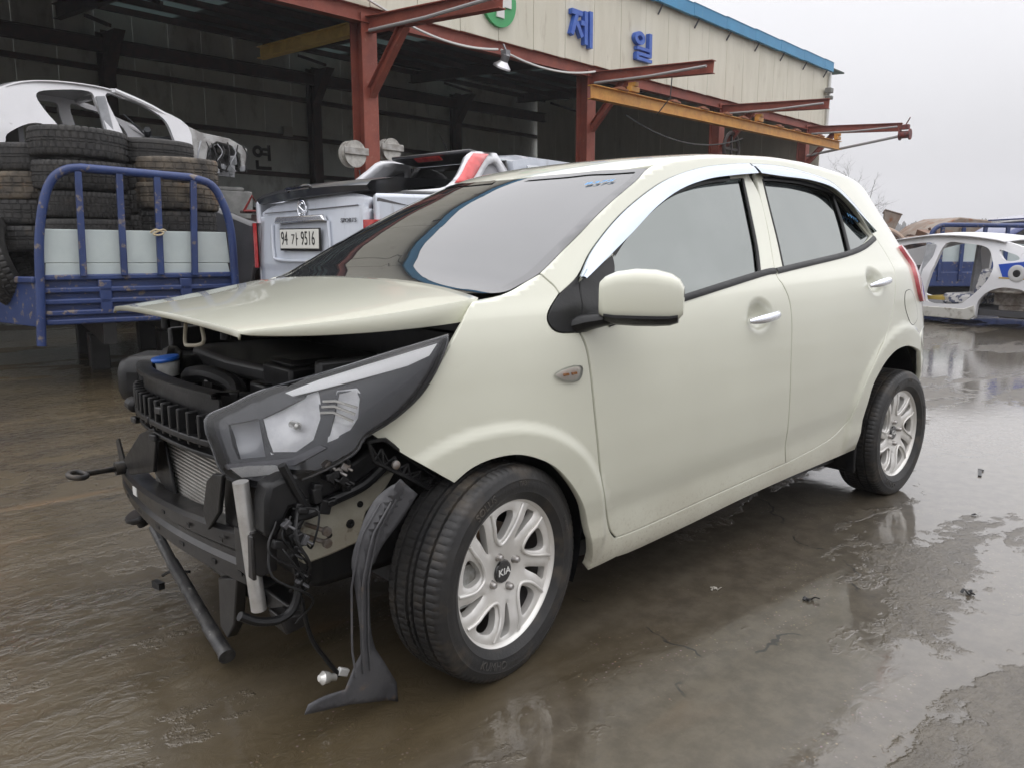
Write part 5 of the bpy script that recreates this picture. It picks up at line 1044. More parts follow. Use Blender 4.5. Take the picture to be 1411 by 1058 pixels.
# cab
cabs=[(1.62,.82),(1.60,1.30),(1.66,1.88),(1.9,1.935),(2.5,1.93),(2.85,1.86),(3.35,1.40),(4.4,1.30),(4.75,1.1),(4.75,.6),(1.62,.6)]
rows=[]
for (y,k) in ((-.80,0),(-.78,1),(-.6,2),(0,3),(.6,2),(.78,1),(.80,0)):
    row=[]
    for (x,z) in cabs:
        t=max(0,(z-1.3)/.65); yy=y*(1-.20*t) ; zz=z+(.02 if k==3 and z>1.8 else (-.03 if k<=1 and z>1.8 else 0)); row.append((x,yy,zz))
    rows.append(row)
g=G().grid(np.array(rows)); g.add(rows[0],[tuple(range(len(cabs)))]); g.add(rows[-1],[tuple(range(len(cabs)))]); cab=pp('cab',g,SILV,ang=40)
g=G().prism([(1.585,.74,1.36),(1.585,-.74,1.36),(1.625,-.62,1.86),(1.625,.62,1.86)],(-.014,0,0)); pp('rear_window',g,PKG,cab,bev=.01)
g=G().prism([(1.62,-.52,1.86),(1.62,.52,1.86),(1.28,.50,1.90),(1.28,-.50,1.90)],(0,0,.035)); pp('roof_spoiler',g,PKB,cab,bev=.012)
g=G().prism([(1.30,.16,1.862),(1.30,-.16,1.862),(1.26,-.16,1.885),(1.26,.16,1.885)],(-.01,0,.012)); pp('brake_light',g,RED,cab)
g=G().prism([(1.80,-.79,1.50),(1.78,-.705,1.82),(2.35,-.705,1.84),(2.75,-.74,1.72),(2.9,-.79,1.50)],(0,-.02,0)); pp('side_window',g,M('bright_window',(.5,.52,.54),.05,metal=.6),cab,bev=.004)
g=G().tube([(1.75,.2,1.95),(1.60,.2,2.16)],[.008,.004],6); pp('antenna',g,BLACKP,cab)
g=G().box((.03,0,.66),(.14,1.56,.30)); pp('rear_bumper',g,SILV,bev=.05)
g=G().box((2.2,0,.55),(4.2,1.3,.3)); pp('chassis',g,DARK)
def simple_wheel(par,x,y,R,wd,rot=0):
    g=G().add(*tyre(R,wd,R*.62,96,4,R)); o=part('wheel',g,RUBBER,par); o.location=(x,y,R); g2=G().lathe([(-wd*.3,0),(-wd*.33,R*.3),(-wd*.42,R*.55),(-wd*.45,R*.62),(-wd*.1,R*.6),(wd*.3,R*.62)],(0,0,0),'y',24); 
    if y>0: g2.v=[(a,-b,c_) for a,b,c_ in g2.v]; g2.f=[f[::-1] for f in g2.f]
    part('rim',g2,ALU,o)
for x in (.85,3.85):
    for y in (-.68,.68): simple_wheel(PK,x,y,.36,.22)
# ================================================================ truck bed with guard frame and tyres
TB=M('worn_blue_truck_paint',(.016,.034,.125),.5,coat=.2,c2=(.022,.048,.165),scale=3,c3=(.19,.155,.13),scale3=14,lo3=.58,hi3=.66,bump=.08)
WBOARD=M('pale_board',(.58,.65,.64),.45,c2=(.52,.59,.585),scale=3,c3=(.36,.24,.14),scale3=6,lo3=.68,hi3=.85)
TR=thing('truck_bed','blue truck bed with tubular guard frame, loaded with used tyres','truck bed',(.08,4.81,0),-.1505)
tp=lambda n,g,m,par=None,bev=0,ang=35: part(n,g,m,par or TR,bev=bev,ang=ang)
gd=[(-.046,.356),(-.023,.696),(.009,1.159),(.065,1.463),(.138,1.637),(.24,1.712),(.34,1.73),(1.148,1.692),(1.308,1.641),(1.394,1.50),(1.452,1.26),(1.462,.80),(1.462,.50)]
gp=tp('guard_frame',G().tube(smooth([(x,0,z) for x,z in gd],[0,0,0,0,0,0,1,1,0,0,0,0,0],4),.034,12),TB)
for a,b in (((.317,1.70),(.291,.89)),((.608,1.71),(.586,.89)),((.887,1.70),(.863,.89)),((1.169,1.68),(1.130,.88))): tp('guard_bar',G().beam((a[0],.0,a[1]),(b[0],.0,b[1]),.05,.05,up=(0,1,0)),TB,bev=.006)
for z0,z1 in ((.89,.995),(.998,1.26)): tp('white_board',G().prism([(.03,.05,z0),(1.44,.05,z0-.015),(1.42,.05,z1-.015),(.04,.05,z1)],(0,.02,0)),WBOARD,bev=.004)
hb=tp('headboard',G().prism([(.0,.06,.53),(1.46,.06,.52),(1.46,.06,.885),(.0,.06,.905)],(0,.03,0)),TB)
for z in (.89,.79,.70,.61,.54): tp('headboard_rib',G().box((.73,.04,z-.008),(1.46,.05,.045)),TB,hb,bev=.012)
for x in (.44,1.06): tp('headboard_stay',G().prism([(x-.045,.015,.60),(x+.045,.015,.60),(x+.05,.015,.86),(x-.05,.015,.86)],(0,.05,0)),TB,hb,bev=.01)
tp('bed_floor',G().box((.73,1.45,.55),(1.46,2.8,.06)),TB)
tp('bed_side',G().prism([(-.02,.03,.50),(-.62,1.55,.50),(-.62,1.55,.84),(-.02,.03,.87)],(-.03,-.01,0)),TB,bev=.006); tp('side_rail',G().beam((-.04,.0,.87),(-.64,1.52,.84),.05,.05),TB,bev=.01)
tp('bed_side',G().box((1.47,1.45,.70),(.03,2.8,.36)),TB,bev=.006)
tp('chassis',G().box((.45,1.4,.42),(.10,2.7,.18)).box((1.05,1.4,.42),(.10,2.7,.18)),DARK); 
for y in (1.1,2.4):
    for x in (.45,1.05): tp('support_block',G().box((x,y,.165),(.16,.26,.33)),DARK,bev=.01)
tp('rope_knot',G().tube(smooth([(.80,-.04,1.235),(.84,-.05,1.26),(.90,-.05,1.235),(.86,-.055,1.215),(.82,-.05,1.225),(.89,-.05,1.26),(.92,-.04,1.25)],None,4),.008,6),M('rope',(.5,.42,.28),.8))
# used tyres: every one its own thing
tm={}
def used_tyre(kind):
    if kind in tm: return tm[kind]
    R,wd,mat,pitch,lug=kind; g=G().add(*tyre(R,wd,R*.62,168,pitch,9,lug)); g.xf(rotx(PI/2)); tm[kind]=me('used_tyre',g,mat,32); return tm[kind]
ct,st_=math.cos(-.1505),math.sin(-.1505)
def tw(x,y,z): return (.08+ct*x-st_*y,4.81+st_*x+ct*y,z)
A_=(.36,.235,RUBBER_OLD,4,.010); B_=(.355,.225,RUBBER_OLD,3,.006); Mu=(.35,.23,RUBBER_MUD,6,.008); C_=(.33,.21,RUBBER_OLD,6,.008)
TL=[(.385,.48,1.945,(.375,.24,RUBBER_OLD,4,.010),.03,.02,'topmost and widest tyre of the tall left stack behind the guard'),(.375,.47,1.70,A_,-.02,.03,'second tyre from the top of the tall left stack behind the guard'),(.39,.46,1.46,(.345,.215,RUBBER_OLD,3,.009),.02,-.02,'third tyre from the top of the tall left stack behind the bars'),(.385,.46,1.235,B_,0,0,'fourth tyre of the left stack, mostly behind the white boards'),(.385,.47,1.01,C_,0,0,'lowest tyre of the left stack, behind the white boards'),
(.05,.78,1.83,B_,.03,0,'tyre at the back left, upper of three peeking past the tall stack'),(.05,.78,1.62,Mu,0,.02,'tyre at the back left, middle of three peeking past the tall stack'),(.05,.78,1.41,C_,-.02,0,'tyre at the back left, lowest of three peeking past the tall stack'),(.05,.78,1.19,C_,0,0,'tyre at the back left, under the three that peek out'),
(.97,.62,1.93,(.34,.215,RUBBER_OLD,5,.004),-.02,.03,'plain black tyre on top of the right stacks, left of the muddy one'),(.90,.66,1.715,C_,.02,0,'black tyre under the plain top tyre, between both stacks'),(.90,.66,1.50,C_,0,0,'black tyre wedged low between the two stacks'),(.90,.66,1.28,B_,0,0,'black tyre at the foot of the middle stack'),
(1.12,.44,1.765,Mu,.03,-.02,'mud-caked tyre on top of the right-hand stack'),(1.11,.44,1.545,Mu,-.02,.02,'muddy tyre second in the right-hand stack behind the bars'),(1.10,.44,1.32,C_,0,0,'dark tyre third in the right-hand stack above the boards'),(1.10,.44,1.10,C_,0,0,'tyre low in the right-hand stack behind the boards')]
for (x,y,z,kd,rx,ry,lb) in TL:
    o=put('used_tyre',used_tyre(kd),None,tw(x,y,z),(rx,ry,RNG.uniform(0,6))); tag(o,lb,'tyre','used tyres on the truck bed')
o=put('used_tyre',used_tyre(A_),None,tw(-.21,.62,1.0),(PI/2-.28,.1,1.05)); tag(o,'large tyre standing on edge at the left end of the truck bed','tyre','used tyres on the truck bed')
# ================================================================ shells of stripped cars
WPAINT=M('white_shell_paint',(.78,.78,.80),.4,coat=.6,c2=(.73,.73,.75),scale=2,c3=(.4,.38,.36),scale3=8,lo3=.66,hi3=.8)
PRIMW=M('shell_inner_primer',(.42,.43,.45),.5,c2=(.3,.31,.33),scale=6)
def side_mesh(outer,holes,y,th,tumble=0,zt=0,corner=None):
    O=smooth(outer,corner,4,True); H=[smooth(h,None,4,True) for h in holes]; V,F=cdt(O,H,.08); 
    yf=lambda z: y+math.copysign(tumble*max(0,z-zt),-y if y else 1) 
    P=[(x,yf(z),z) for x,z in V]; n=len(P); g=G(); F=[tuple(map(int,f)) for f in F]; g.add(P,F); g.add([(a,b+th,c_) for a,b,c_ in P],[f[::-1] for f in F])
    E={}
    for f in F:
        for i in range(3): E[(f[i],f[(i+1)%3])]=1
    for (i,j) in E:
        if (j,i) not in E: g.f.append((j,i,n+i,n+j))
    return g,O
SH=thing('stripped_sedan_shell','white stripped sedan shell without doors, raised above the tyres','car shell',(1.608,8.69,1.517),PHI)
out_=[(-1.75,2.60),(-1.5,2.86),(-1.12,3.02),(-.794,3.165),(-.403,3.222),(.04,3.228),(.435,3.185),(.78,3.063),(1.285,2.837),(1.27,2.333),(1.20,1.93),(-.44,1.85),(-.46,2.45),(-.55,2.60),(-.70,2.66),(-.88,2.62),(-1.09,2.487),(-1.18,2.35),(-1.75,2.35)]
fr_=[(.18,3.13),(.41,3.115),(.64,3.065),(.94,2.90),(1.04,2.65),(1.10,2.33),(1.06,2.06),(.46,2.04),(.33,2.63)]; re_=[(-.68,3.03),(-.45,3.11),(-.03,3.15),(.04,3.0),(.13,2.6),(.06,2.06),(-.33,2.05),(-.43,2.55),(-.62,2.84)]
sh=lambda g: g.xf(None,(0,0,-1.55))
for y0,th in ((0,.07),(1.55,-.07)):
    g,_=side_mesh([(x,z) for x,z in out_],(fr_,re_),y0,th); 
    g.v=[(x,y+(.12*max(0,z-2.55)/.6)*(1 if y0==0 else -1),z) for x,y,z in g.v]; part('body_side',sh(g),WPAINT,SH,ang=40)
rl=[(-1.9,2.62),(-1.12,3.03),(-.794,3.17),(-.403,3.228),(.04,3.235),(.30,3.21)]
g=G().grid(np.array([[(x,y,z+.05*math.sin(PI*(y-.12)/1.31)) for y in np.linspace(.10,1.45,9)] for x,z in smooth(rl,None,3)])); r_=part('roof_skin',sh(g),WPAINT,SH); q=r_.modifiers.new('skin','SOLIDIFY'); q.thickness=.02
g=G()
for y in (.10,1.45): g.tube(smooth([(.30,y,3.20),(.78,y,3.05),(1.30,y-.05*(1 if y>1 else -1),2.82)],None,4),.035,8)
g.box((.3,.775,3.2),(.08,1.35,.05)); part('windscreen_frame',sh(g),WPAINT,SH)
part('centre_pillar',sh(G().beam((-.20,1.42,3.1),(.02,1.5,2.0),.12,.06)),PRIMW,SH,bev=.01); part('centre_pillar',sh(G().beam((.10,.10,3.1),(.27,.06,2.0),.10,.12)),PRIMW,SH,bev=.01)
g=G().box((.2,.775,1.92),(2.4,1.4,.10)).box((1.22,.775,2.35),(.10,1.35,.75)).box((-.9,.775,2.45),(.06,1.35,.5)); part('floor_pan',sh(g),M('shell_dark_floor',(.06,.06,.065),.6),SH)
g=G().tube(smooth([(.75,.2,2.75),(.95,.6,2.55),(1.05,1.0,2.7)],None,4),.05,8).tube([(.55,.45,2.95),(1.1,.5,2.5)],.015,6).box((.95,.8,2.55),(.3,1.1,.25)); part('dashboard_remains',sh(g),M('dark_dash',(.03,.035,.04),.5),SH,bev=.02)
ap=[(1.29,2.83),(1.48,2.767),(1.93,2.722),(2.22,2.593),(2.15,2.28),(2.10,2.30),(2.10,2.50),(1.95,2.62),(1.72,2.66),(1.57,2.56),(1.52,2.31),(1.29,2.304)]
g=G().prism([(x,.05,z) for x,z in ap],(0,.04,0)); part('front_apron',sh(g),M('apron_grey',(.5,.5,.49),.5,c2=(.3,.29,.28),scale=7,c3=(.12,.1,.08),scale3=18,lo3=.6,hi3=.72),SH,bev=.01)
th=np.linspace(.0,PI,14); g=G().grid(np.array([[(1.83+.27*math.cos(t),y,2.34+.30*math.sin(t)) for t in th] for y in (.09,.3,.5)])); g.add([(1.83+.27*math.cos(t),.5,2.34+.30*math.sin(t)) for t in th],[tuple(range(14))]); part('wheel_housing',sh(g),M('housing_grey',(.33,.33,.34),.5,c2=(.15,.15,.15),scale=6),SH)
g=G()
r_=np.random.default_rng(5)
for k in range(20): x=r_.uniform(1.55,2.2); g.box((x,r_.uniform(.05,.5),2.28+r_.uniform(-.08,.04)),r_.uniform(.03,.12,3),rotz(r_.uniform(0,3)))
part('cut_rail_end',sh(g),PRIMW,SH,bev=.005)['kind']='stuff'
g=G().box((-.35,.775,2.0),(.2,1.3,.16)).box((-.95,.4,2.25),(.5,.5,.16)).lathe([(-.1,0),(-.1,.24),(.1,.24),(.1,0)],(-.85,.25,2.2),'y',16); part('rear_axle_remains',sh(g),DARK,SH,bev=.02)
# rack carrying the shell
SH.scale=(.92,.92,.92)
RK=thing('storage_rack','green and grey steel rack under the white shell','rack',(1.62,8.72,0),PHI)
for x in (-1.6,2.35):
    for y in (-.05,1.5): part('upright',G().box((x,y,.72),(.09,.09,1.44)),M('rack_grey',(.20,.21,.21),.6),RK)
for z in (1.20,1.40):
    for y in (-.08,1.53): part('rack_beam',G().box((.4,y,z),(4.1,.05,.07)),M('rack_green',(.06,.23,.05),.5,c2=(.04,.15,.04),scale=5),RK,bev=.006)
g=G().box((1.7,.4,1.80),(.9,.5,.40)).box((1.62,.35,2.02),(.8,.4,.06)); solo('grey_crate',G().add([tuple(np.array([1.62,8.72,-.1])+rotz(PHI)@np.array(p)) for p in g.v],g.f),M('crate_grey',(.24,.24,.23),.6,c2=(.16,.16,.155),scale=5),'grey steel crate on the rack below the front of the white shell','crate',bev=.02)
g=G().box((-1.25,-.2,1.86),(1.0,.4,.36)); solo('cabinet',G().add([tuple(np.array([1.62,8.72,-.1])+rotz(PHI)@np.array(p)) for p in g.v],g.f),M('cabinet_grey',(.30,.31,.29),.6,c2=(.22,.23,.21),scale=4),'grey cabinet panel at the left edge beneath the white shell','cabinet',bev=.02)
# dark wreck behind the truck bed, with stripped front corner
DW=thing('dark_wreck','dark wrecked car behind the truck bed, front wheel removed','car',(2.05,6.35,0),.12)
prof=[(-2.2,1.15),(-1.7,1.5),(-.9,1.66),(-.1,1.62),(.45,1.42),(1.2,1.30),(1.55,1.10),(1.62,.7),(1.2,.55),(1.1,.85),(.8,1.0),(.5,.85),(.42,.45),(-2.2,.45)]
g=G().prism([(x,0,z) for x,z in prof],(0,1.6,0)); part('body',g,M('dark_car_paint',(.02,.021,.024),.3,coat=.8,c2=(.035,.035,.04),scale=3),DW,bev=.08)
part('tail_lamp',G().box((-2.2,.05,1.28),(.2,.12,.12)),RED,DW,bev=.03)
part('bumper_remains',G().tube(smooth([(.7,-.02,.9),(.9,-.05,.75),(1.0,-.05,.5)],None,4),.05,8).box((.85,.1,.65),(.35,.25,.35)).lathe([(-.05,0),(-.05,.15),(0,.15),(0,.05),(.05,.05)],(.95,-.03,.72),'y',18),M('rusty_hub',(.12,.08,.06),.6,metal=.4,c2=(.2,.12,.08),scale=12),DW,bev=.02)
HUBM=M('rusty_brake_part',(.16,.10,.075),.6,metal=.4,c2=(.24,.15,.10),scale=14,c3=(.05,.04,.035),scale3=20)
hubs=[]
HP=[(2.76,5.62,.86),(2.84,5.56,1.02),(2.62,5.72,.98),(2.66,5.68,.80),(2.90,5.48,.84),(2.55,5.80,.84),(2.78,5.58,.68),(2.94,5.44,1.0),(2.60,5.74,1.12)]
words=['lowest left','upper right','upper left','middle left','middle right','far left','bottom middle','far right','topmost']
for k,(x,y,z) in enumerate(HP):
    if not hubs:
        g=G().lathe([(-.07,0),(-.07,.03),(-.04,.06),(-.015,.065),(-.015,.13),(.01,.13),(.01,.055),(.06,.05),(.06,0)],(0,0,0),'y',22); h0=me('brake_hub',g,HUBM,35); hubs.append(h0)
    o=put('brake_hub',hubs[0],None,(x,y,z),(RNG.uniform(-.3,.3),RNG.uniform(0,3),-.5+RNG.uniform(-.4,.4))); tag(o,'rusty brake hub, %s of the heap left of the pickup'%words[k],'brake hub','brake hubs heaped beside the pickup')
g=G().box((2.75,5.72,.28),(.6,.6,.56),rotz(-.5)); solo('parts_bin',g,OXDARK,'dark steel bin under the heap of brake hubs','bin',bev=.02)
# ---- white shell with blue stripe on the right
PC=thing('striped_sedan_shell','white sedan shell with blue stripe and empty door openings at the right','car shell',(11.13,2.54,0),-1.7501)
po=[(-1.6,.95),(-1.1,1.08),(-.448,1.23),(-.095,1.27),(.212,1.277),(.56,1.257),(.893,1.212),(1.128,1.153),(1.337,1.086),(1.75,.98),(2.2,.90),(2.25,.5),(1.60,.40),(1.50,.47),(1.403,.52),(1.30,.55),(1.1,.561),(.924,.494),(.83,.40),(.79,.30),(.774,.124),(.70,.10),(.40,.101),(0,.13),(-1.3,.14),(-1.5,.5)]
ph=[[(.202,1.153),(.498,1.153),(.792,1.103),(.898,.966),(.95,.798),(.866,.606),(.647,.372),(.509,.302),(.10,.296),(.02,.40),(.025,.52),(.103,.829)],[(-.85,.98),(-.393,1.138),(.0,1.165),(-.005,1.10),(-.08,.90),(-.16,.5),(-.2,.32),(-.9,.32),(-1.0,.7)],[(.975,1.065),(1.10,1.035),(1.233,.989),(1.255,.935),(1.07,.925)]]
def arcy(z): return .14*max(0,z-.75)/.5
for y0,th,sg_ in ((0,.06,1),(1.6,-.06,-1)):
    g,_=side_mesh(po,ph,y0,th); g.v=[(x,y+sg_*arcy(z),z) for x,y,z in g.v]; part('body_side',g,WPAINT,PC,ang=40)
rl=[(-.6,1.21),(-.095,1.275),(.212,1.283),(.56,1.263),(.893,1.218),(1.05,1.18)]
g=G().grid(np.array([[(x,y,z+.04*math.sin(PI*(y-.07)/1.46)) for y in np.linspace(.07,1.53,9)] for x,z in smooth(rl,None,3)])); r_=part('roof_skin',g,WPAINT,PC); q=r_.modifiers.new('skin','SOLIDIFY'); q.thickness=.02
g=G().grid(np.array([[(x,y,z) for y in np.linspace(.05,1.55,5)] for x,z in ((1.45,1.03),(1.75,.98),(2.2,.90),(2.25,.5))])); part('boot_lid',g,WPAINT,PC)
g=G().prism([(1.03,-.006,.872),(1.37,-.006,.915),(1.75,-.006,.93),(2.2,-.006,.88),(2.2,-.006,.68),(1.39,-.006,.70),(1.098,-.006,.704)],(0,.004,0)); part('blue_stripe',g,M('police_blue',(.03,.09,.50),.35,coat=.6),PC); g=G().prism([(1.05,-.005,.70),(1.39,-.005,.695),(2.2,-.005,.675),(2.2,-.005,.655),(1.39,-.005,.675),(1.05,-.005,.682)],(0,.003,0)); part('gold_stripe',g,M('stripe_gold',(.5,.36,.12),.4),PC)
g=G().lathe([(-.02,.0),(-.02,.04),(-.012,.05)],(1.28,0,.755),'y',20); part('filler_neck',g,DARK,PC); g=G().lathe([(-.012,.05),(-.018,.09),(-.006,.115)],(1.28,0,.755),'y',24); part('filler_bowl',g,M('filler_primer',(.55,.55,.55),.5),PC)
g=G().box((.25,.8,.20),(2.6,1.45,.08)).box((-1.0,.8,.5),(.06,1.4,.6)); part('floor_pan',g,M('shell_dark_floor',(.06,.06,.065)),PC)
part('centre_pillar',G().beam((-.02,1.50,1.2),(-.10,1.54,.3),.16,.06),PRIMW,PC,bev=.01); part('centre_pillar',G().beam((.0,.10,1.15),(-.10,.05,.3),.12,.12),PRIMW,PC,bev=.01)
g=G().box((.42,.75,.36),(.45,1.2,.16)).box((.72,.78,.60),(.14,1.2,.40),roty(.25)); part('rear_seat',g,M('seat_cover_pattern',(.55,.54,.53),.8,c2=(.10,.11,.16),scale=14,lo=.5,hi=.54),PC,bev=.04)
g=G().box((.12,.4,.36),(.35,.5,.05)); part('yellow_mat',g,M('yellow_foam',(.42,.30,.06),.8),PC)
g=G().box((1.15,.45,.42),(.5,.5,.25)).box((1.2,.4,.22),(.45,.4,.18)).box((1.1,.1,.50),(.5,.15,.05)); part('wheel_housing',g,M('rusted_inner',(.30,.28,.25),.6,c2=(.14,.11,.09),scale=9),PC,bev=.03)
g=G().prism([(-1.3,-.012,.105),(.70,-.012,.085),(.78,-.012,.14),(.76,-.012,.30),(.62,-.012,.24),(-1.3,-.012,.24)],(0,.05,0)); part('sill',g,M('muddy_white_sill',(.52,.51,.47),.6,c2=(.2,.17,.13),scale=8,lo=.5,hi=.7),PC,bev=.01)
# ---- far right: blue truck with guard, cab, scrap
FT=thing('far_blue_truck','blue truck bed with guard rail standing behind the striped shell','truck',(15.6,4.3,0),-.73)
for k,x in enumerate((.30,.72,1.15,1.60,2.1)): part('guard_bar',G().box((x,0,.95),(.07,.06,1.05)),TB,FT,bev=.01)
part('guard_rail',G().tube(smooth([(.05,0,1.10),(.10,0,1.38),(.25,0,1.51),(.5,0,1.525),(2.4,0,1.50)],[0,0,0,1,0],4),.045,10),TB,FT); part('headboard',G().box((1.2,.05,.55),(2.4,.06,.5)),TB,FT,bev=.01)
part('white_board',G().box((1.2,.09,.95),(2.3,.03,.55)),WBOARD,FT); part('bed',G().box((1.2,1.2,.45),(2.4,2.4,.3)),TB,FT,bev=.02); part('support_block',G().box((1.2,1.0,.15),(1.8,.5,.32)),DARK,FT)
FC=thing('far_blue_cab','dark blue truck cab at the right edge behind the striped shell','truck',(18.0,3.55,0),-.73)
cp_=[(-.15,.5),(-.2,1.15),(.0,1.40),(.35,1.60),(.8,1.68),(1.6,1.68),(1.6,.5)]
part('cab_body',G().prism([(x,0,z) for x,z in cp_],(0,1.5,0)),M('dark_blue_cab',(.02,.035,.16),.35,coat=.7,c2=(.03,.05,.2),scale=3),FC,bev=.08); part('window',G().prism([(.05,-.01,1.15),(.08,-.01,1.34),(.35,-.01,1.50),(.8,-.01,1.57),(.8,-.01,1.15)],(0,.005,0)),PKG,FC); part('wheel',G().lathe([(-.1,.1),(-.1,.3),(.1,.3),(.1,.1)],(.1,.2,.36),'y',20),RUBBER,FC); part('sun_visor',G().prism([(.4,-.05,1.70),(1.1,-.05,1.80),(1.1,-.05,1.76),(.4,-.05,1.67)],(0,1.6,0)),M('dark_blue_cab',(.02,.035,.16)),FC)
RUST=M('rusty_sheet',(.23,.17,.13),.75,c2=(.30,.26,.22),scale=2.2,c3=(.22,.09,.04),scale3=5,lo3=.55,hi3=.7,bump=.2,bscale=12)
def wl(p,yaw=-.7246,o=(0,0,0)): return tuple(np.array(o)+rotz(yaw)@np.array(p))
SK=thing('rusty_skip','large rusty grey steel skip beyond the striped shell','skip',(20.0,5.5,0),-.72)
skp=[(-.5,.0),(-.55,1.35),(-.20,1.62),(.25,1.80),(1.05,1.72),(1.02,0)]
part('shell',G().prism([(x,0,z) for x,z in skp],(0,1.8,0)),RUST,SK,bev=.03); part('rib',G().box((.3,-.04,.8),(.10,.06,1.5)).box((.85,-.04,.8),(.10,.06,1.5)),RUST,SK,bev=.01)
SK2=thing('torn_sheet','bent rusty sheet standing up behind the hatchback tail','scrap',(18.9,6.55,0),-.75); part('sheet',G().prism([(-.05,0,.0),(-.08,0,1.98),(.35,0,1.86),(.18,0,1.45),(.16,0,0)],(0,.08,0)),RUST,SK2,bev=.01); part('fold',G().prism([(-.08,-.02,1.98),(.35,-.02,1.86),(.38,.25,1.80),(-.02,.28,1.9)],(0,0,.02)),RUST,SK2)
r_=np.random.default_rng(11); g=G(); 
for k in range(420):
    x=r_.uniform(-3.2,5.5); z=r_.uniform(0,1)**.8*(1.30+.12*math.sin(x*2.1)); y=r_.uniform(0,1.6); q=r_.uniform(.08,.5,3)*[1,1,.45]
    p=wl((x,y,z),-.7246,(17.4,5.6,0))
    if k%4==0: a=r_.uniform(0,6); d_=wl((.5*math.cos(a),0,.16*math.sin(a))); g.tube([p,tuple(np.array(p)+d_)],r_.uniform(.02,.06),6)
    else: g.box(p,q,rotz(r_.uniform(0,3))@rotx(r_.uniform(-.5,.5)))
solo('scrap_heap',g,M('mixed_scrap',(.10,.085,.075),.6,metal=.3,c2=(.20,.11,.07),scale=1.3,c3=(.33,.32,.31),scale3=2.1,lo3=.58,hi3=.66),'long heap of mixed scrap metal along the far edge of the yard','scrap',kind='stuff')
g=G().tube(smooth([wl((-1.1,-.1,1.40),-.7246,(17.4,5.6,0)),wl((-.7,-.1,1.55),-.7246,(17.4,5.6,0)),wl((-.2,-.1,1.42),-.7246,(17.4,5.6,0)),wl((.1,-.1,1.2),-.7246,(17.4,5.6,0))],None,5),.06,8); solo('bent_panel_strip',g,M('tan_strip',(.45,.33,.25),.6),'bent tan body strip lying on the scrap beside the hatchback tail','scrap')
# ---- bare tree behind the warehouse end
def tree(loc,h,seed,label):
    r=np.random.default_rng(seed); t=thing('bare_tree',label,'tree',loc); tr=G(); tw_=G()
    def grow(p,d,l,rad,lev,g):
        n=5; pts=[p]; 
        for k in range(n):
            d=d+r.normal(0,.16,3)+np.array([0,0,.03]); d/=np.linalg.norm(d); p=p+d*l/n; pts.append(p)
            if lev<5 and k>=1:
                for _ in range(1 if lev<2 else r.integers(0,3)):
                    q=d+r.normal(0,.75,3)*[1,1,.6]; q/=np.linalg.norm(q); grow(p,q,l*r.uniform(.5,.75),rad*.5,lev+1,tw_)
        g.tube(pts,np.linspace(rad,rad*.5,len(pts)),5 if lev<2 else 3,caps=False)
    grow(np.array([0,0,0.]),np.array([0,0,1.]),h,.055,0,tr)
    bk=M('bark_grey',(.10,.085,.075),.85,c2=(.06,.05,.045),scale=8); part('trunk',tr,bk,t); part('crown',tw_,bk,t)
tree((30.4,13.4,0),2.35,4,'bare leafless tree behind the end of the warehouse')
# ---- low wooded hill in the rain
g=G(); n1,n2=70,10; rows=[]
hr_=np.random.default_rng(2); ph_=hr_.uniform(0,6,12)
def hgt(a): return 1+.35*math.sin(a*5+ph_[0])+.2*math.sin(a*13+ph_[1])
ang=np.linspace(-1.0,1.9,n1)
for i in range(n2+1):
    rr=330+i*16; row=[]
    for a in ang:
        top=9.5*hgt(a)*max(0,math.sin(PI*.5*i/n2)); row.append((cam.location.x+rr*math.sin(a),cam.location.y+rr*math.cos(a),top-.5+ (0 if i==0 else 0)))
    rows.append(row)
g.grid(np.array(rows)); hill=put('hill',me('hill',g,M('far_hill_ground',(.06,.06,.045),.9,c2=(.045,.05,.035),scale=.1),None)); tag(hill,'low wooded hill fading into the rain haze','hill',kind='structure')
g=G(); 
for k in range(2600):
    a=hr_.uniform(.35,1.5); i=hr_.uniform(.2,1); rr=330+i*n2*16; z=9.5*hgt(a)*math.sin(PI*.5*i)-.6; p=np.array([cam.location.x+rr*math.sin(a),cam.location.y+rr*math.cos(a),z]); h_=hr_.uniform(1.5,3.6); w_=h_*.35
    for q in range(3):
        b=hr_.uniform(0,6); u_=np.array([math.cos(b),math.sin(b),0])*w_; g.add([p-u_,p+u_*.9,p+u_*.6+[0,0,h_*.7],p+[0,0,h_],p-u_*.7+[0,0,h_*.6]],[(0,1,2,3,4)])
o=put('far_wood',me('far_wood',g,M('far_trees',(.055,.06,.045),.9,c2=(.08,.07,.055),scale=.2),None)); tag(o,'far-off wood covering the low hill','wood',kind='stuff')
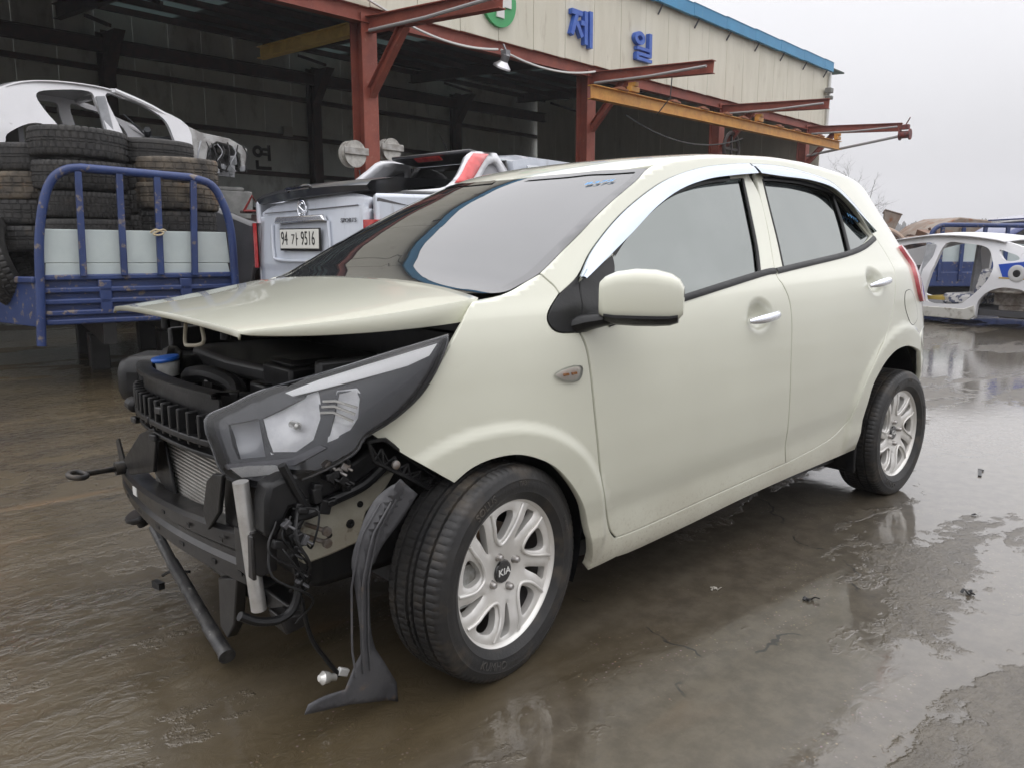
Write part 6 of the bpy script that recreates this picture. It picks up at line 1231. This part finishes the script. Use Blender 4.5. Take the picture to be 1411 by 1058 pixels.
# ---- small debris on the wet ground
DBM=M('black_debris',(.012,.012,.013),.4)
deb=[((1.04,-1.08),'small black plastic clip standing on the wet ground below the doors',.03),((1.48,-1.42),'black rubber scrap lying alone at the right of the puddle',.03),((3.05,-.93),'thin black strip lying on the wet concrete right of the rear wheel',.0),((2.34,-1.14),'small dark chip on the grey concrete near the right edge',.018),((.87,-.84),'pale plastic shard in the muddy water below the front door',.02),((1.74,-1.56),'tiny black speck of plastic close to the right edge of the picture',.012)]
for k,((x,y),lb,s) in enumerate(deb):
    g=G()
    if s==0: g.box((0,0,.004),(.13,.016,.006),rotz(.3)).box((.06,.015,.005),(.03,.014,.006),rotz(.8))
    else:
        rr=np.random.default_rng(k+40)
        for q in range(5):
            a_=rr.uniform(0,6); L_=rr.uniform(.4,1.)*s; p=np.array([rr.uniform(-s,s)*.4,rr.uniform(-s,s)*.4,.003]); g.tube(smooth([p,p+[L_*.5*math.cos(a_),L_*.5*math.sin(a_),L_*rr.uniform(.1,.5)],p+[L_*math.cos(a_+.5),L_*math.sin(a_+.5),L_*rr.uniform(.0,.3)]],None,3),s*.16,5,flat=.5)
    o=put('debris',me('debris',g,DBM if k!=4 else M('pale_shard',(.3,.28,.24),.5),30),None,(x,y,0)); tag(o,lb,'debris')

# ---- small things by the back of the shed
wt_=thing('warning_triangle','small red folding triangle standing beside the green rack left of the pickup','triangle',(2.66,6.72,0),-.7)
part('frame',G().tube([(-.10,0,1.52),(0,0,1.69),(.10,0,1.52),(-.10,0,1.52)],.016,8),M('triangle_red',(.22,.02,.018),.5),wt_); part('stand',G().box((0,.05,.74),(.06,.06,1.48)).box((0,.05,1.51),(.30,.10,.03)),OXDARK,wt_,bev=.006)
ib=G().box((0,0,0),(.34,.12,.30)); ib.v=[tuple(np.array(bt(6.7,12.45,4.65))+rotz(PHI)@np.array(p)) for p in ib.v]; solo('junction_box',ib,M('junction_grey',(.45,.45,.43),.5),'small grey junction box on the inner back wall beside a column','box',bev=.02)
sb_=G().box((0,0,0),(1.0,.02,.30)); sb_.v=[tuple(np.array(bt(8.9,12.54,2.75))+rotz(PHI)@np.array(p)) for p in sb_.v]; solo('notice_board',sb_,M('notice_white',(.60,.60,.56),.5,c2=(.45,.45,.42),scale=6),'pale notice board low on the inner back wall behind the red post','sign')
# hanging stripped parts at the cut front of the white shell
for k in range(9):
    r2=np.random.default_rng(60+k); x=1.45+k*.085; part('hanging_wire',sh(G().tube(smooth([(x,.02,2.66-r2.uniform(0,.06)),(x+r2.uniform(-.06,.06),-.01,2.50),(x+r2.uniform(-.08,.08),.0,2.34),(x+r2.uniform(-.1,.1),.02,2.24)],None,4),r2.uniform(.006,.014),6)),DARK if k%3 else PRIMW,SH)
for k in range(7):
    r2=np.random.default_rng(80+k); part('bare_bracket',sh(G().box((1.5+k*.1,.10+r2.uniform(0,.2),2.36+r2.uniform(-.1,.22)),r2.uniform(.05,.14,3),rotz(r2.uniform(0,3))@rotx(r2.uniform(-.6,.6)))),(DARK,STEEL,PRIMW)[k%3],SH,bev=.01)
# ---- rain haze over the yard
g=G().box((100,120,22),(1100,1100,47)); hz=put('haze',me('haze',g,bpy.data.materials.new('rain_haze'),None)); tag(hz,'thin rain haze','haze',kind='stuff')
m=hz.data.materials[0]; m.use_nodes=True; N=m.node_tree.nodes; L=m.node_tree.links
for n in list(N): N.remove(n)
o=N.new('ShaderNodeOutputMaterial'); v=N.new('ShaderNodeVolumePrincipled'); v.inputs['Color'].default_value=(.93,.93,.95,1); v.inputs['Density'].default_value=.0012; L.new(v.outputs[0],o.inputs['Volume'])
